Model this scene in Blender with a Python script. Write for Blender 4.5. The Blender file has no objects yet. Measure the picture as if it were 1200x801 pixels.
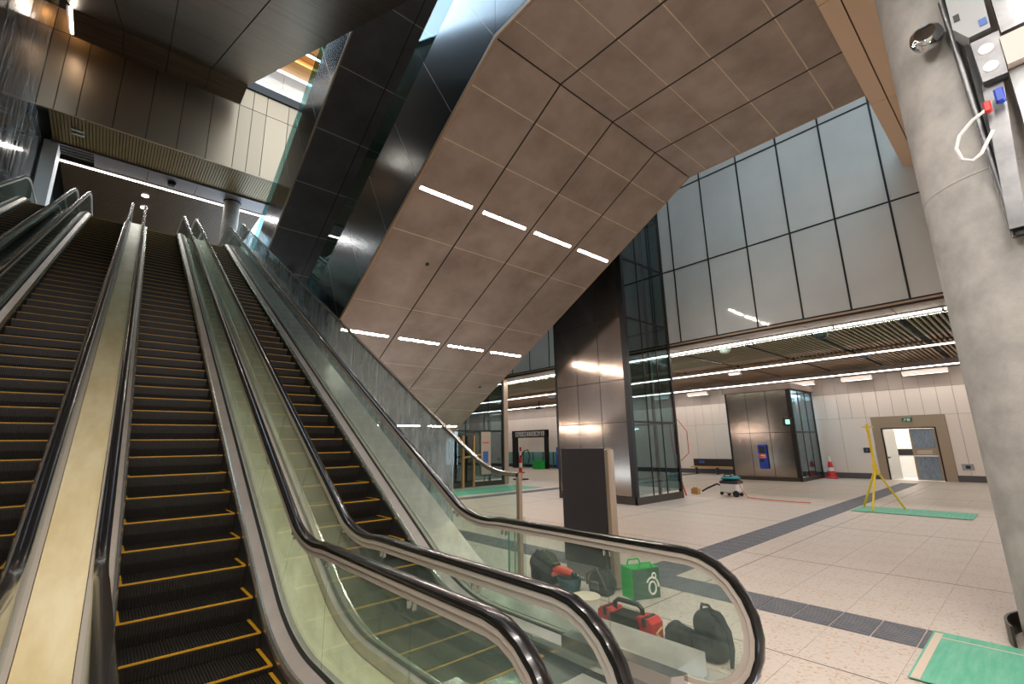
import bpy, bmesh, math, random
from mathutils import Vector, Matrix
random.seed(7)
SC = bpy.context.scene
COL = SC.collection
R = math.radians
S3 = math.sqrt(3) / 2
T30 = math.tan(R(30))

# ------------------------------------------------------------------ camera, world, exposure
YAW, PITCH, ROLL, FPX = R(41.4217), R(12.6665), R(-1.0206), 537.42
fw = Vector((math.sin(YAW) * math.cos(PITCH), math.cos(YAW) * math.cos(PITCH), math.sin(PITCH)))
rt = Vector((math.cos(YAW), -math.sin(YAW), 0)); up = rt.cross(fw)
rt2 = rt * math.cos(ROLL) + up * math.sin(ROLL); up2 = up * math.cos(ROLL) - rt * math.sin(ROLL)
cd = bpy.data.cameras.new('camera'); cam = bpy.data.objects.new('camera', cd); COL.objects.link(cam)
cam.matrix_world = Matrix(((rt2.x, up2.x, -fw.x, 0), (rt2.y, up2.y, -fw.y, 0), (rt2.z, up2.z, -fw.z, 1.75), (0, 0, 0, 1)))
cd.sensor_width = 36; cd.lens = FPX / 1200 * 36; cd.clip_start = .05; cd.clip_end = 300
SC.camera = cam
W = bpy.data.worlds.new('sky'); SC.world = W; W.use_nodes = True
wb = W.node_tree.nodes['Background']
wb.inputs[0].default_value = (.68, .85, 1.0, 1); wb.inputs[1].default_value = 4.4
SC.view_settings.view_transform = 'Standard'; SC.view_settings.look = 'None'
SC.view_settings.gamma = 1; SC.view_settings.use_curve_mapping = False
SC.view_settings.exposure = 0.42
try:
    cy = SC.cycles
    cy.max_bounces = 9; cy.diffuse_bounces = 5; cy.glossy_bounces = 5; cy.transmission_bounces = 6
    cy.transparent_max_bounces = 28; cy.caustics_reflective = False; cy.caustics_refractive = False
    cy.sample_clamp_indirect = 6
except Exception:
    pass
LAMP = 45.0          # strength of the white strip lights

# ------------------------------------------------------------------ materials
def lin(c):
    return tuple((x / 255 / 12.92) if x / 255 <= .04045 else ((x / 255 + .055) / 1.055) ** 2.4 for x in c) + (1,)

def base(name):
    m = bpy.data.materials.new(name); m.use_nodes = True
    nt = m.node_tree; return m, nt, nt.nodes['Principled BSDF'], nt.nodes['Material Output']

def coords(nt, scale):
    tc = nt.nodes.new('ShaderNodeTexCoord'); mp = nt.nodes.new('ShaderNodeMapping')
    mp.inputs['Scale'].default_value = scale
    nt.links.new(tc.outputs['Object'], mp.inputs[0]); return mp.outputs[0]

def noise(nt, scale, detail=4, rough=.6, st=(1, 1, 1)):
    n = nt.nodes.new('ShaderNodeTexNoise'); n.inputs['Scale'].default_value = scale
    n.inputs['Detail'].default_value = detail; n.inputs['Roughness'].default_value = rough
    nt.links.new(coords(nt, st), n.inputs['Vector']); return n.outputs['Fac']

def ramp(nt, fac, p0, c0, p1, c1):
    r = nt.nodes.new('ShaderNodeValToRGB'); e = r.color_ramp.elements
    e[0].position = p0; e[0].color = c0; e[1].position = p1; e[1].color = c1
    nt.links.new(fac, r.inputs[0]); return r.outputs[0]

def mat(name, c, rough=.5, metal=0, c2=None, ns=3, st=(1, 1, 1), lo=.35, hi=.65, rnd=0, bump=0, bs=20, spec=.5, coat=0, aniso=0, rough2=None):
    m, nt, b, o = base(name)
    col = None
    if c2:
        f = noise(nt, ns, st=st); col = ramp(nt, f, lo, lin(c), hi, lin(c2))
        if rough2 is not None:
            mr = nt.nodes.new('ShaderNodeMapRange'); nt.links.new(f, mr.inputs[0])
            mr.inputs[1].default_value = lo; mr.inputs[2].default_value = hi
            mr.inputs[3].default_value = rough; mr.inputs[4].default_value = rough2
            nt.links.new(mr.outputs[0], b.inputs['Roughness'])
    if rnd:
        oi = nt.nodes.new('ShaderNodeObjectInfo'); hs = nt.nodes.new('ShaderNodeHueSaturation')
        mr = nt.nodes.new('ShaderNodeMapRange'); nt.links.new(oi.outputs['Random'], mr.inputs[0])
        mr.inputs[3].default_value = 1 - rnd; mr.inputs[4].default_value = 1 + rnd
        nt.links.new(mr.outputs[0], hs.inputs['Value'])
        if col: nt.links.new(col, hs.inputs['Color'])
        else: hs.inputs['Color'].default_value = lin(c)
        col = hs.outputs[0]
    if col: nt.links.new(col, b.inputs['Base Color'])
    else: b.inputs['Base Color'].default_value = lin(c)
    if rough2 is None: b.inputs['Roughness'].default_value = rough
    b.inputs['Metallic'].default_value = metal
    b.inputs['Specular IOR Level'].default_value = spec
    b.inputs['Coat Weight'].default_value = coat
    b.inputs['Anisotropic'].default_value = aniso
    if bump:
        bp = nt.nodes.new('ShaderNodeBump'); bp.inputs['Strength'].default_value = bump; bp.inputs['Distance'].default_value = .01
        nt.links.new(noise(nt, bs, 3, st=st), bp.inputs['Height']); nt.links.new(bp.outputs[0], b.inputs['Normal'])
    return m

def emit(name, c, s):
    m, nt, b, o = base(name)
    b.inputs['Base Color'].default_value = (.8, .8, .8, 1)
    b.inputs['Emission Color'].default_value = lin(c); b.inputs['Emission Strength'].default_value = s
    return m

def glass(name, tint, refl=1.0, rough=.02, film=None, ior=1.5):
    """thin pane: tinted see-through plus a mirror part by Fresnel; film = (colour, amount, scale, stretch)"""
    m, nt, b, o = base(name); nt.nodes.remove(b)
    t = nt.nodes.new('ShaderNodeBsdfTransparent'); t.inputs[0].default_value = tint + (1,)
    g = nt.nodes.new('ShaderNodeBsdfGlossy'); g.inputs['Roughness'].default_value = rough
    lw = nt.nodes.new('ShaderNodeLayerWeight'); lw.inputs[0].default_value = .5      # Schlick: same from both faces of the pane
    pw = nt.nodes.new('ShaderNodeMath'); pw.operation = 'POWER'; pw.inputs[1].default_value = 4.5
    nt.links.new(lw.outputs['Facing'], pw.inputs[0])
    f0 = .035 * refl
    mu = nt.nodes.new('ShaderNodeMath'); mu.operation = 'MULTIPLY_ADD'; mu.inputs[1].default_value = .8 - f0; mu.inputs[2].default_value = f0; mu.use_clamp = True
    nt.links.new(pw.outputs[0], mu.inputs[0])
    src = t.outputs[0]
    if film:
        c, amt, sc, st = film
        d = nt.nodes.new('ShaderNodeBsdfDiffuse'); d.inputs[0].default_value = lin(c)
        f = noise(nt, sc, 6, .7, st)
        mr = nt.nodes.new('ShaderNodeMapRange'); nt.links.new(f, mr.inputs[0])
        mr.inputs[1].default_value = .38; mr.inputs[2].default_value = .72; mr.inputs[3].default_value = amt * .25; mr.inputs[4].default_value = amt
        mm = nt.nodes.new('ShaderNodeMixShader'); nt.links.new(mr.outputs[0], mm.inputs[0])
        nt.links.new(t.outputs[0], mm.inputs[1]); nt.links.new(d.outputs[0], mm.inputs[2]); src = mm.outputs[0]
    mx = nt.nodes.new('ShaderNodeMixShader')
    nt.links.new(mu.outputs[0], mx.inputs[0]); nt.links.new(src, mx.inputs[1]); nt.links.new(g.outputs[0], mx.inputs[2])
    nt.links.new(mx.outputs[0], o.inputs[0]); return m

M = {}
M['bronze'] = mat('bronze_panel', (166, 149, 138), .42, .3, (140, 123, 112), 1.1, (1, 1, 1), .35, .7, rnd=.05, rough2=.5)
M['joint_light'] = mat('soffit_joint', (206, 184, 160), .45, .1)
M['bronze_shaded'] = mat('shaded_bronze_panel', (104, 95, 88), .4, .4, (88, 80, 74), 1.1, rnd=.06)  # shaded copy of the bronze panels; the dimness is put into the colour
M['bronze_dark'] = mat('bronze_gap', (38, 30, 25), .7)
M['bronze_edge'] = mat('bronze_edge', (168, 140, 112), .45, .2)
M['tan'] = mat('tan_panel', (206, 176, 148), .55, .0, rnd=.03)
M['steel_side'] = mat('polished_steel_panel', (124, 132, 138), .14, 1, (108, 116, 124), .5, lo=.2, hi=.8, rnd=.06, rough2=.2)
M['brushed'] = mat('brushed_bronze', (134, 120, 106), .36, .75, (104, 92, 80), 1.2, (.5, 9, 9), .3, .7, rnd=.05)
M['backpanel'] = mat('champagne_panel', (136, 116, 94), .36, .6, rnd=.08)
M['liftpanel'] = mat('lift_metal_panel', (150, 135, 124), .15, .9, (136, 121, 110), .7, (1, 1, .3), rnd=.03)
M['blacktrim'] = mat('black_trim', (30, 27, 26), .45, .3)
M['plinth'] = mat('plinth_metal', (70, 64, 58), .4, .6)
M['frost'] = mat('frosted_glass', (200, 198, 190), .05, 0, (190, 187, 180), .5, spec=.6, rnd=.03)
M['mullion'] = mat('mullion_metal', (34, 32, 31), .45, .3)
M['walltile'] = mat('cream_wall_panel', (226, 214, 204), .35, 0, rnd=.025, spec=.4)
M['wallback'] = mat('wall_gap', (150, 138, 128), .8)
M['wallband'] = mat('grey_wall_band', (190, 176, 166), .45, 0, rnd=.03)
M['base_grey'] = mat('grey_baseboard', (84, 80, 82), .6)
M['floor'] = mat('terrazzo_bed', (172, 160, 148), .7)
def terrazzo():
    m, nt, b, o = base('terrazzo')
    v = nt.nodes.new('ShaderNodeTexVoronoi'); v.inputs['Scale'].default_value = 48
    nt.links.new(coords(nt, (1, 1, 1)), v.inputs['Vector'])
    c = nt.nodes.new('ShaderNodeSeparateColor'); nt.links.new(v.outputs['Color'], c.inputs[0])
    spk = ramp(nt, c.outputs[0], .82, lin((193, 180, 168)), .97, lin((180, 148, 114)))
    spk2 = ramp(nt, c.outputs[1], .84, (1, 1, 1, 1), .97, (.84, .82, .79, 1))
    mu = nt.nodes.new('ShaderNodeMix'); mu.data_type = 'RGBA'; mu.blend_type = 'MULTIPLY'; mu.inputs[0].default_value = 1
    nt.links.new(spk, mu.inputs[6]); nt.links.new(spk2, mu.inputs[7])
    big = ramp(nt, noise(nt, .7, 3), .3, (.93, .93, .93, 1), .7, (1, 1, 1, 1))
    m2 = nt.nodes.new('ShaderNodeMix'); m2.data_type = 'RGBA'; m2.blend_type = 'MULTIPLY'; m2.inputs[0].default_value = 1
    nt.links.new(mu.outputs[2], m2.inputs[6]); nt.links.new(big, m2.inputs[7])
    nt.links.new(m2.outputs[2], b.inputs['Base Color']); b.inputs['Roughness'].default_value = .42
    b.inputs['Specular IOR Level'].default_value = .4
    return m
M['tile'] = terrazzo()
M['joint'] = mat('control_joint', (96, 92, 90), .7)
M['tactile'] = mat('tactile_paver', (112, 112, 116), .6, 0, (98, 98, 104), 6)
M['green_mat'] = mat('green_mat', (74, 158, 126), .55, 0, (108, 172, 146), 5, (.6, 4, 1), .35, .7)
M['tape'] = mat('beige_tape', (196, 178, 160), .6)
M['concrete'] = mat('concrete', (176, 171, 164), .6, 0, (138, 135, 130), 2.6, bump=.25, bs=45, lo=.3, hi=.7)
M['rubber'] = mat('handrail_rubber', (20, 18, 18), .22, 0, spec=.5, coat=.3)
M['rail_profile'] = mat('handrail_profile', (200, 188, 176), .4, .2)
M['skirt'] = mat('skirt_steel', (226, 222, 216), .2, .9)
M['deck'] = mat('deck_steel', (200, 190, 181), .32, .45, (184, 174, 165), 2, (1, 1, 1), rough2=.36)
M['cream'] = mat('cream_film', (246, 230, 192), .28, 0, (230, 208, 160), 1.4, (3, 1, 1), .35, .65, bump=.08, bs=6)
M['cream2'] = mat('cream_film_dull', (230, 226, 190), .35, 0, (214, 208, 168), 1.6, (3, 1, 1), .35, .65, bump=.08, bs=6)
M['step'] = mat('step_cleats', (27, 23, 18), .5, .2)
M['yellow'] = mat('yellow_line', (172, 126, 20), .5)
M['truss'] = mat('truss_dark', (30, 29, 28), .7)
M['steel'] = mat('stainless', (186, 184, 180), .25, .95)
M['gla'] = glass('balustrade_glass', (.90, .955, .925), 1.0, film=((184, 204, 192), .13, 3, (1, 1, 1)))  # film on the panes, thickened to stand for their pale reflections
M['gla_film'] = glass('fence_glass_film', (.74, .80, .79), 1.0, film=((214, 220, 222), .7, 1.6, (1, 2.2, .7)))
M['gla_teal'] = glass('teal_glass', (.52, .78, .78), 1.3)
M['gla_lift'] = glass('lift_glass', (.62, .74, .76), 3.0)
M['gla_clear'] = glass('clear_glass', (.86, .93, .90), 1.0)
M['gla_edge'] = mat('glass_edge', (110, 170, 160), .2)
M['dirtywall'] = mat('film_covered_wall', (66, 56, 51), .09, .2, (140, 142, 140), 1.7, (1, 2.4, .5), .42, .68, rnd=.1, rough2=.24)
M['olive'] = mat('olive_slat', (128, 106, 62), .45, .3)
M['brown_slat'] = mat('brown_slat', (92, 74, 54), .5, .2)
M['beige_slat'] = mat('beige_slat', (176, 152, 126), .5, .1)
M['void_dark'] = mat('ceiling_void', (22, 19, 17), .9)
M['grey_panel'] = mat('grey_beam_panel', (120, 112, 112), .5, .2)
M['white'] = mat('white_paint', (224, 220, 214), .5)
M['stone'] = mat('dark_stone', (64, 66, 68), .3, 0, (96, 100, 102), 2.2, (1, 1, .5))
M['lamp'] = emit('strip_lamp', (255, 244, 234), LAMP)
M['lamp_hall'] = emit('hall_lamp', (255, 240, 226), LAMP * 2.4)
M['lamp_led'] = emit('led_strip', (255, 240, 220), 25)
M['lamp_dim'] = emit('dim_lamp', (255, 244, 234), 2.0)
M['lamp_line'] = emit('line_lamp', (255, 246, 238), 7)
M['lamp_soft'] = emit('strip_lamp_soft', (255, 240, 228), LAMP * .35)
M['tube'] = emit('fluorescent_tube', (255, 250, 246), LAMP * .2)
M['grey_box'] = mat('grey_plastic', (150, 152, 152), .45)
M['galv'] = mat('galvanised', (128, 128, 128), .4, .8, (104, 104, 106), 5)
M['mirror'] = mat('chrome_dome', (210, 210, 212), .05, 1)
M['black'] = mat('black_plastic', (24, 24, 25), .5)
M['blackcloth'] = mat('black_cloth', (20, 20, 22), .85, 0, (32, 32, 34), 14, bump=.4, bs=30)
M['greycloth'] = mat('grey_cloth', (74, 74, 74), .85, bump=.4, bs=25)
M['red'] = mat('red_plastic', (196, 34, 30), .4)
M['orange'] = mat('orange_plastic', (214, 92, 40), .45)
M['redtool'] = mat('red_tool', (196, 58, 44), .4)
M['green'] = mat('green_bag', (20, 158, 62), .6)
M['darkgreen'] = mat('dark_green_bag', (52, 84, 66), .6)
M['green_sign'] = mat('exit_green', (10, 110, 60), .4)
M['teal'] = mat('teal_plastic', (26, 122, 132), .4)
M['teal_dark'] = mat('dark_teal_plastic', (24, 66, 74), .45)
M['whiteplast'] = mat('white_plastic', (214, 212, 206), .4)
M['yellowpaint'] = mat('yellow_paint', (226, 190, 30), .45)
M['blue'] = mat('blue_plastic', (28, 62, 168), .4)
M['bluelabel'] = mat('blue_label', (60, 96, 160), .5)
M['sign_dark'] = mat('totem_charcoal', (52, 46, 46), .4, .2)
M['champ'] = mat('champagne_edge', (176, 156, 136), .35, .7)
M['bufflid'] = mat('buff_lid', (206, 192, 168), .5)
M['wood'] = mat('raw_timber', (186, 140, 84), .6)
M['doorfilm'] = mat('door_film', (120, 132, 146), .3, .3, (150, 160, 172), 6, (1, 4, 1))
M['room'] = mat('white_room', (232, 234, 232), .5)
M['warmceil'] = mat('orange_soffit', (214, 150, 78), .5)
M['spk'] = mat('dark_dome', (46, 50, 54), .2)
M['bolt'] = mat('screen_black', (16, 16, 18), .3)

# ------------------------------------------------------------------ mesh building
class MB:
    def __init__(s): s.v = []; s.f = []
    def add(s, vs, fs):
        k = len(s.v); s.v += [tuple(p) for p in vs]; s.f += [tuple(i + k for i in f) for f in fs]; return s
    def obox(s, o, u, v, w):
        o, u, v, w = map(Vector, (o, u, v, w))
        vs = [o, o + u, o + u + v, o + v, o + w, o + u + w, o + u + v + w, o + v + w]
        return s.add(vs, [(0, 3, 2, 1), (4, 5, 6, 7), (0, 1, 5, 4), (1, 2, 6, 5), (2, 3, 7, 6), (3, 0, 4, 7)])
    def box(s, x0, y0, z0, x1, y1, z1):
        return s.obox((x0, y0, z0), (x1 - x0, 0, 0), (0, y1 - y0, 0), (0, 0, z1 - z0))
    def rbox(s, x0, y0, z0, x1, y1, z1, r):
        """box with chamfered vertical and horizontal edges"""
        cx, cy, cz = (x0 + x1) / 2, (y0 + y1) / 2, (z0 + z1) / 2
        hx, hy, hz = (x1 - x0) / 2, (y1 - y0) / 2, (z1 - z0) / 2
        def ring(z, q):
            a, b = hx - q, hy - q; c = min(r, a * .9, b * .9)
            return [(cx + x, cy + y, z) for x, y in ((-a + c, -b), (a - c, -b), (a, -b + c), (a, b - c), (a - c, b), (-a + c, b), (-a, b - c), (-a, -b + c))]
        return s.rings([ring(z0, r), ring(z0 + r, 0), ring(z1 - r, 0), ring(z1, r)])
    def rings(s, rs, cap=True, closed=False):
        n = len(rs[0]); vs = [p for r in rs for p in r]; fs = []
        m = len(rs)
        for i in range(m if closed else m - 1):
            a, b = i * n, ((i + 1) % m) * n
            for j in range(n):
                fs.append((a + j, a + (j + 1) % n, b + (j + 1) % n, b + j))
        if cap and not closed:
            fs.append(tuple(range(n - 1, -1, -1))); fs.append(tuple((m - 1) * n + j for j in range(n)))
        return s.add(vs, fs)
    def prism(s, poly, ext):
        e = Vector(ext); a = [Vector(p) for p in poly]
        return s.rings([a, [p + e for p in a]])
    def cyl(s, a, b, r0, r1=None, n=16):
        a, b = Vector(a), Vector(b); r1 = r0 if r1 is None else r1
        d = (b - a).normalized(); u = d.orthogonal().normalized(); w = d.cross(u)
        cs = [(math.cos(2 * math.pi * i / n), math.sin(2 * math.pi * i / n)) for i in range(n)]
        return s.rings([[a + (u * c + w * q) * r0 for c, q in cs], [b + (u * c + w * q) * r1 for c, q in cs]])
    def tube(s, pts, r, n=8, closed=False):
        P = [Vector(p) for p in pts]; rs = []; u = None
        for i, p in enumerate(P):
            d = ((P[(i + 1) % len(P)] if closed or i < len(P) - 1 else p) - (P[i - 1] if closed or i else p)).normalized()
            if u is None: u = d.orthogonal().normalized()
            u = (u - d * u.dot(d)).normalized(); w = d.cross(u)
            rr = r[i] if isinstance(r, (list, tuple)) else r
            rs.append([p + (u * math.cos(2 * math.pi * k / n) + w * math.sin(2 * math.pi * k / n)) * rr for k in range(n)])
        return s.rings(rs, closed=closed)
    def lathe(s, c, prof, n=20, ax='z'):
        rs = []
        for r, h in prof:
            ring = []
            for k in range(n):
                a = 2 * math.pi * k / n
                p = (r * math.cos(a), r * math.sin(a), h)
                if ax == 'x': p = (h, p[0], p[1])
                if ax == 'y': p = (p[0], h, p[1])
                ring.append((c[0] + p[0], c[1] + p[1], c[2] + p[2]))
            rs.append(ring)
        return s.rings(rs)
    def mesh(s, name, m, smooth=False):
        me = bpy.data.meshes.new(name); me.from_pydata(s.v, [], s.f)
        bm = bmesh.new(); bm.from_mesh(me); bmesh.ops.recalc_face_normals(bm, faces=bm.faces); bm.to_mesh(me); bm.free()
        me.materials.append(M[m] if isinstance(m, str) else m)
        if smooth:
            me.shade_smooth(); me.set_sharp_from_angle(angle=R(38))
        me.update(); return me
    def build(s, name, m, parent=None, smooth=False, **kw):
        return link(name, s.mesh(name, m, smooth), parent, **kw)

def link(name, me, parent=None, label=None, cat=None, group=None, kind=None, loc=None):
    o = bpy.data.objects.new(name, me); COL.objects.link(o)
    if loc: o.location = loc
    if parent:
        o.parent = parent
        top = Vector((0, 0, 0)); p = parent
        while p: top += p.location if p.parent is None else Vector((0, 0, 0)); p = p.parent
        if parent.type == 'EMPTY' and not kw_local(parent): o.matrix_parent_inverse = Matrix.Translation(-top)
    if label: o['label'] = label
    if cat: o['category'] = cat
    if group: o['group'] = group
    if kind: o['kind'] = kind
    return o
LOCAL = set()
def kw_local(p): return p.name in LOCAL

def thing(name, label, cat, loc=(0, 0, 0), group=None, local=False):
    """an Empty at the thing's base; parts are built in world coordinates unless local"""
    o = bpy.data.objects.new(name, None); COL.objects.link(o); o.location = loc; o.empty_display_size = .2
    o['label'] = label; o['category'] = cat
    if group: o['group'] = group
    if local: LOCAL.add(o.name)
    return o

def struct(name, mb, m, label, cat, smooth=False):
    return mb.build(name, m, None, smooth, label=label, cat=cat, kind='structure')

def copy_tree(o, parent=None):
    c = o.copy(); COL.objects.link(c); c.parent = parent
    for ch in list(o.children): copy_tree(ch, c)
    return c

ORD = ['first', 'second', 'third', 'fourth', 'fifth', 'sixth', 'seventh', 'eighth', 'ninth', 'tenth', 'eleventh', 'twelfth']

# ------------------------------------------------------------------ FLOOR
flo = struct('floor', MB().box(3.76, -8, -.4, 26.1, 36, -.003).box(-3.7, -8, -.4, 3.76, 1.02, -.003), 'floor',
             'pale speckled terrazzo concourse floor with large square tiles', 'floor')
TX, TY, X0, Y0 = .70, .652, 4.56, 1.05
tm = MB().box(.0018, .0018, -.02, TX - .0018, TY - .0018, 0).mesh('tile', 'tile')
cells = []
for i in range(-1, 31):
    for j in range(-11, 53):
        x, y = X0 + i * TX, Y0 + j * TY
        if x > 26 or y > 35.2: continue
        cells.append((x, y))
for i in range(-12, -1):
    for j in range(-11, 0):
        x, y = X0 + i * TX, Y0 + j * TY
        if x > -3.9: cells.append((x, y))
def inview(x, y):
    d = Vector((x + TX / 2, y + TY / 2, -1.75)); z = d.dot(fw)
    if z < .5: return False
    px, py = 600 + FPX * d.dot(rt2) / z, 400 - FPX * d.dot(up2) / z
    return 560 < px < 1200 and py < 830
vis = sorted([c for c in cells if inview(*c)], key=lambda c: math.hypot(*c))[:298]
vs = set(vis); rest = MB()
for x, y in cells:
    if (x, y) in vs: link('tile', tm, flo, loc=(x, y, 0))
    else: rest.box(max(x, -3.7) + .0018, y + .0018, -.02, min(x + TX, 26.1) - .0018, y + TY - .0018, 0)
rest.build('tile_field', 'tile', flo, kind='stuff')
for mb in [MB().box(x - .006, -6, .0005, x + .006, 34, .0015) for x in (4.56, 8.06, 11.56, 15.06, 18.56, 22.06)] + \
          [MB().box(3.8, y - .006, .0005, 26, y + .006, .0015) for y in (3.2, 7.1, 11.0, 14.9)]:
    mb.build('control_joint', 'joint', flo)
def paver(name, L, Wd):
    m = MB().box(.006, 0, -.01, L - .006, Wd, .003)
    n = 9
    for k in range(n):
        y = Wd * (k + .5) / n
        m.box(.008, y - Wd * .28 / n, .003, L - .008, y + Wd * .28 / n, .010)
    return m.mesh(name, 'tactile')
pm = paver('tactile_paver', .326, .54)
tac = MB()
def pave_y(x, ya, yb):
    y = ya
    while y < yb - .01:
        o = link('tactile_paver', pm, flo, loc=(x + .54, y, 0)); o.rotation_euler = (0, 0, R(90)); y += .326
def pave_x(y, xa, xb):
    x = xa
    while x < xb - .01:
        link('tactile_paver', pm, flo, loc=(x, y, 0)); x += .326
pave_y(5.49, 1.05 - .326 * 9, 13.0)
pave_x(3.62, 6.04, 24)
pave_x(13.2, 6.04, 25.5)

# ------------------------------------------------------------------ ESCALATORS
HYP = 2.638
def fillet(pts, r, ds=.1):
    """rounded poly-line in (y, z), resampled to about ds"""
    out = [Vector(pts[0])]
    for i in range(1, len(pts) - 1):
        a, b, c = Vector(pts[i - 1]), Vector(pts[i]), Vector(pts[i + 1])
        u, w = (b - a).normalized(), (c - b).normalized()
        ang = u.angle(w); t = r * math.tan(ang / 2)
        sgn = 1 if (u.x * w.y - u.y * w.x) > 0 else -1
        nrm = Vector((-u.y, u.x)) * sgn; cen = b - u * t + nrm * r
        n = 14
        for k in range(n + 1):
            f = ang * k / n
            out.append(cen - nrm * r * math.cos(f) + u * r * math.sin(f))
    out.append(Vector(pts[-1]))
    L = [0]
    for i in range(1, len(out)): L.append(L[-1] + (out[i] - out[i - 1]).length)
    res = []; n = int(L[-1] / ds); j = 0
    for k in range(n + 1):
        s = L[-1] * k / n
        while j < len(L) - 2 and L[j + 1] < s: j += 1
        f = (s - L[j]) / max(1e-9, L[j + 1] - L[j]); res.append(out[j].lerp(out[j + 1], f))
    return res
NOSE = fillet([(1.84, 0), (HYP / T30, 0), ((11.1 + HYP) / T30, 11.1), (28.5, 11.1)], 2.3)
NP = []
for i, p in enumerate(NOSE):
    d = (NOSE[min(i + 1, len(NOSE) - 1)] - NOSE[max(i - 1, 0)]).normalized()
    NP.append((p, Vector((-d.y, d.x)), math.atan2(d.y, d.x) / R(30)))
def at(i, of, oi):
    p, n, th = NP[i]; return p + n * (of + (oi - of) * th)
def sweep(prof, i0=0, i1=None, mb=None):
    """prof: list of (x, offset on the flat, offset on the slope); swept along the step line"""
    i1 = len(NP) - 1 if i1 is None else i1
    mb = mb or MB(); rs = []
    idx = [i for i in range(i0, i1 + 1) if i in (i0, i1) or not (.999 < NP[i][2] < 1.001) or i % 12 == 0]
    for i in idx:
        ring = []
        for x, of, oi in prof:
            q = at(i, of, oi); ring.append((x, q.x, q.y))
        rs.append(ring)
    return mb.rings(rs)
def idx_y(y): return min(range(len(NOSE)), key=lambda i: abs(NOSE[i].x - y))

def comb_step():
    m = MB(); n = 46; w = 1.0; pr = []
    for k in range(n):
        x = -w / 2 + w * k / n; q = w / n
        pr += [(x, -.010), (x + q * .45, -.010), (x + q * .45, 0), (x + q, 0)]
    top = [(x, 0.0, z) for x, z in pr] + [(w / 2, 0, -.03), (-w / 2, 0, -.03)]
    m.rings([[(x, .004, z) for x, _, z in top], [(x, .434, z) for x, _, z in top]])
    fr = [(x, -z + .002) for x, z in pr] + [(w / 2, .03), (-w / 2, .03)]
    m.rings([[(x, y + .0, -.03) for x, y in fr], [(x, y + .008, -.12) for x, y in fr], [(x, y + .035, -.225) for x, y in fr]])
    return m.mesh('step', 'step')
STEP = comb_step()
YEL = MB().box(-.5, -.002, -.010, .5, .014, .003).box(-.5, .016, -.004, -.472, .43, .003).box(.472, .016, -.004, .5, .43, .003).mesh('demarcation_line', 'yellow')

def hand_rail(x, mb_r, mb_p):
    """newel loop plus rail along the path: list of (point, outward normal) in (y, z)"""
    pts = [(Vector((2.6, .12)), Vector((0, -1))), (Vector((2.2, .10)), Vector((0, -1)))]
    c = Vector((1.84, .55))
    for k in range(13):
        a = R(-90 - 180 * k / 12); nrm = Vector((math.cos(a), math.sin(a))); pts.append((c + nrm * .45, nrm))
    pts[-1] = (Vector((1.84, 1.0)), Vector((0, 1)))
    i_end = idx_y(26.4)
    for i in range(2, i_end):
        if .999 < NP[i][2] < 1.001 and i % 10: continue
        pts.append((at(i, 1.0, .9), NP[i][1]))
    e = at(i_end, 1.0, .9); c2 = Vector((e.x, e.y - .45))
    for k in range(1, 13):
        a = R(90 - 180 * k / 12); nrm = Vector((math.cos(a), math.sin(a))); pts.append((c2 + nrm * .45, nrm))
    pr = [(-.042, -.004), (-.036, .012), (-.018, .02), (.018, .02), (.036, .012), (.042, -.004), (.038, -.02), (-.038, -.02)]
    mb_r.rings([[(x + a, (p + n * b).x, (p + n * b).y) for a, b in pr] for p, n in pts])
    pp = [(-.034, -.022), (.034, -.022), (.034, -.05), (.022, -.058), (.022, -.095), (-.022, -.095), (-.022, -.058), (-.034, -.05)]
    mb_p.rings([[(x + a, (p + n * b).x, (p + n * b).y) for a, b in pp] for p, n in pts])
    return mb_r, mb_p

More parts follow.
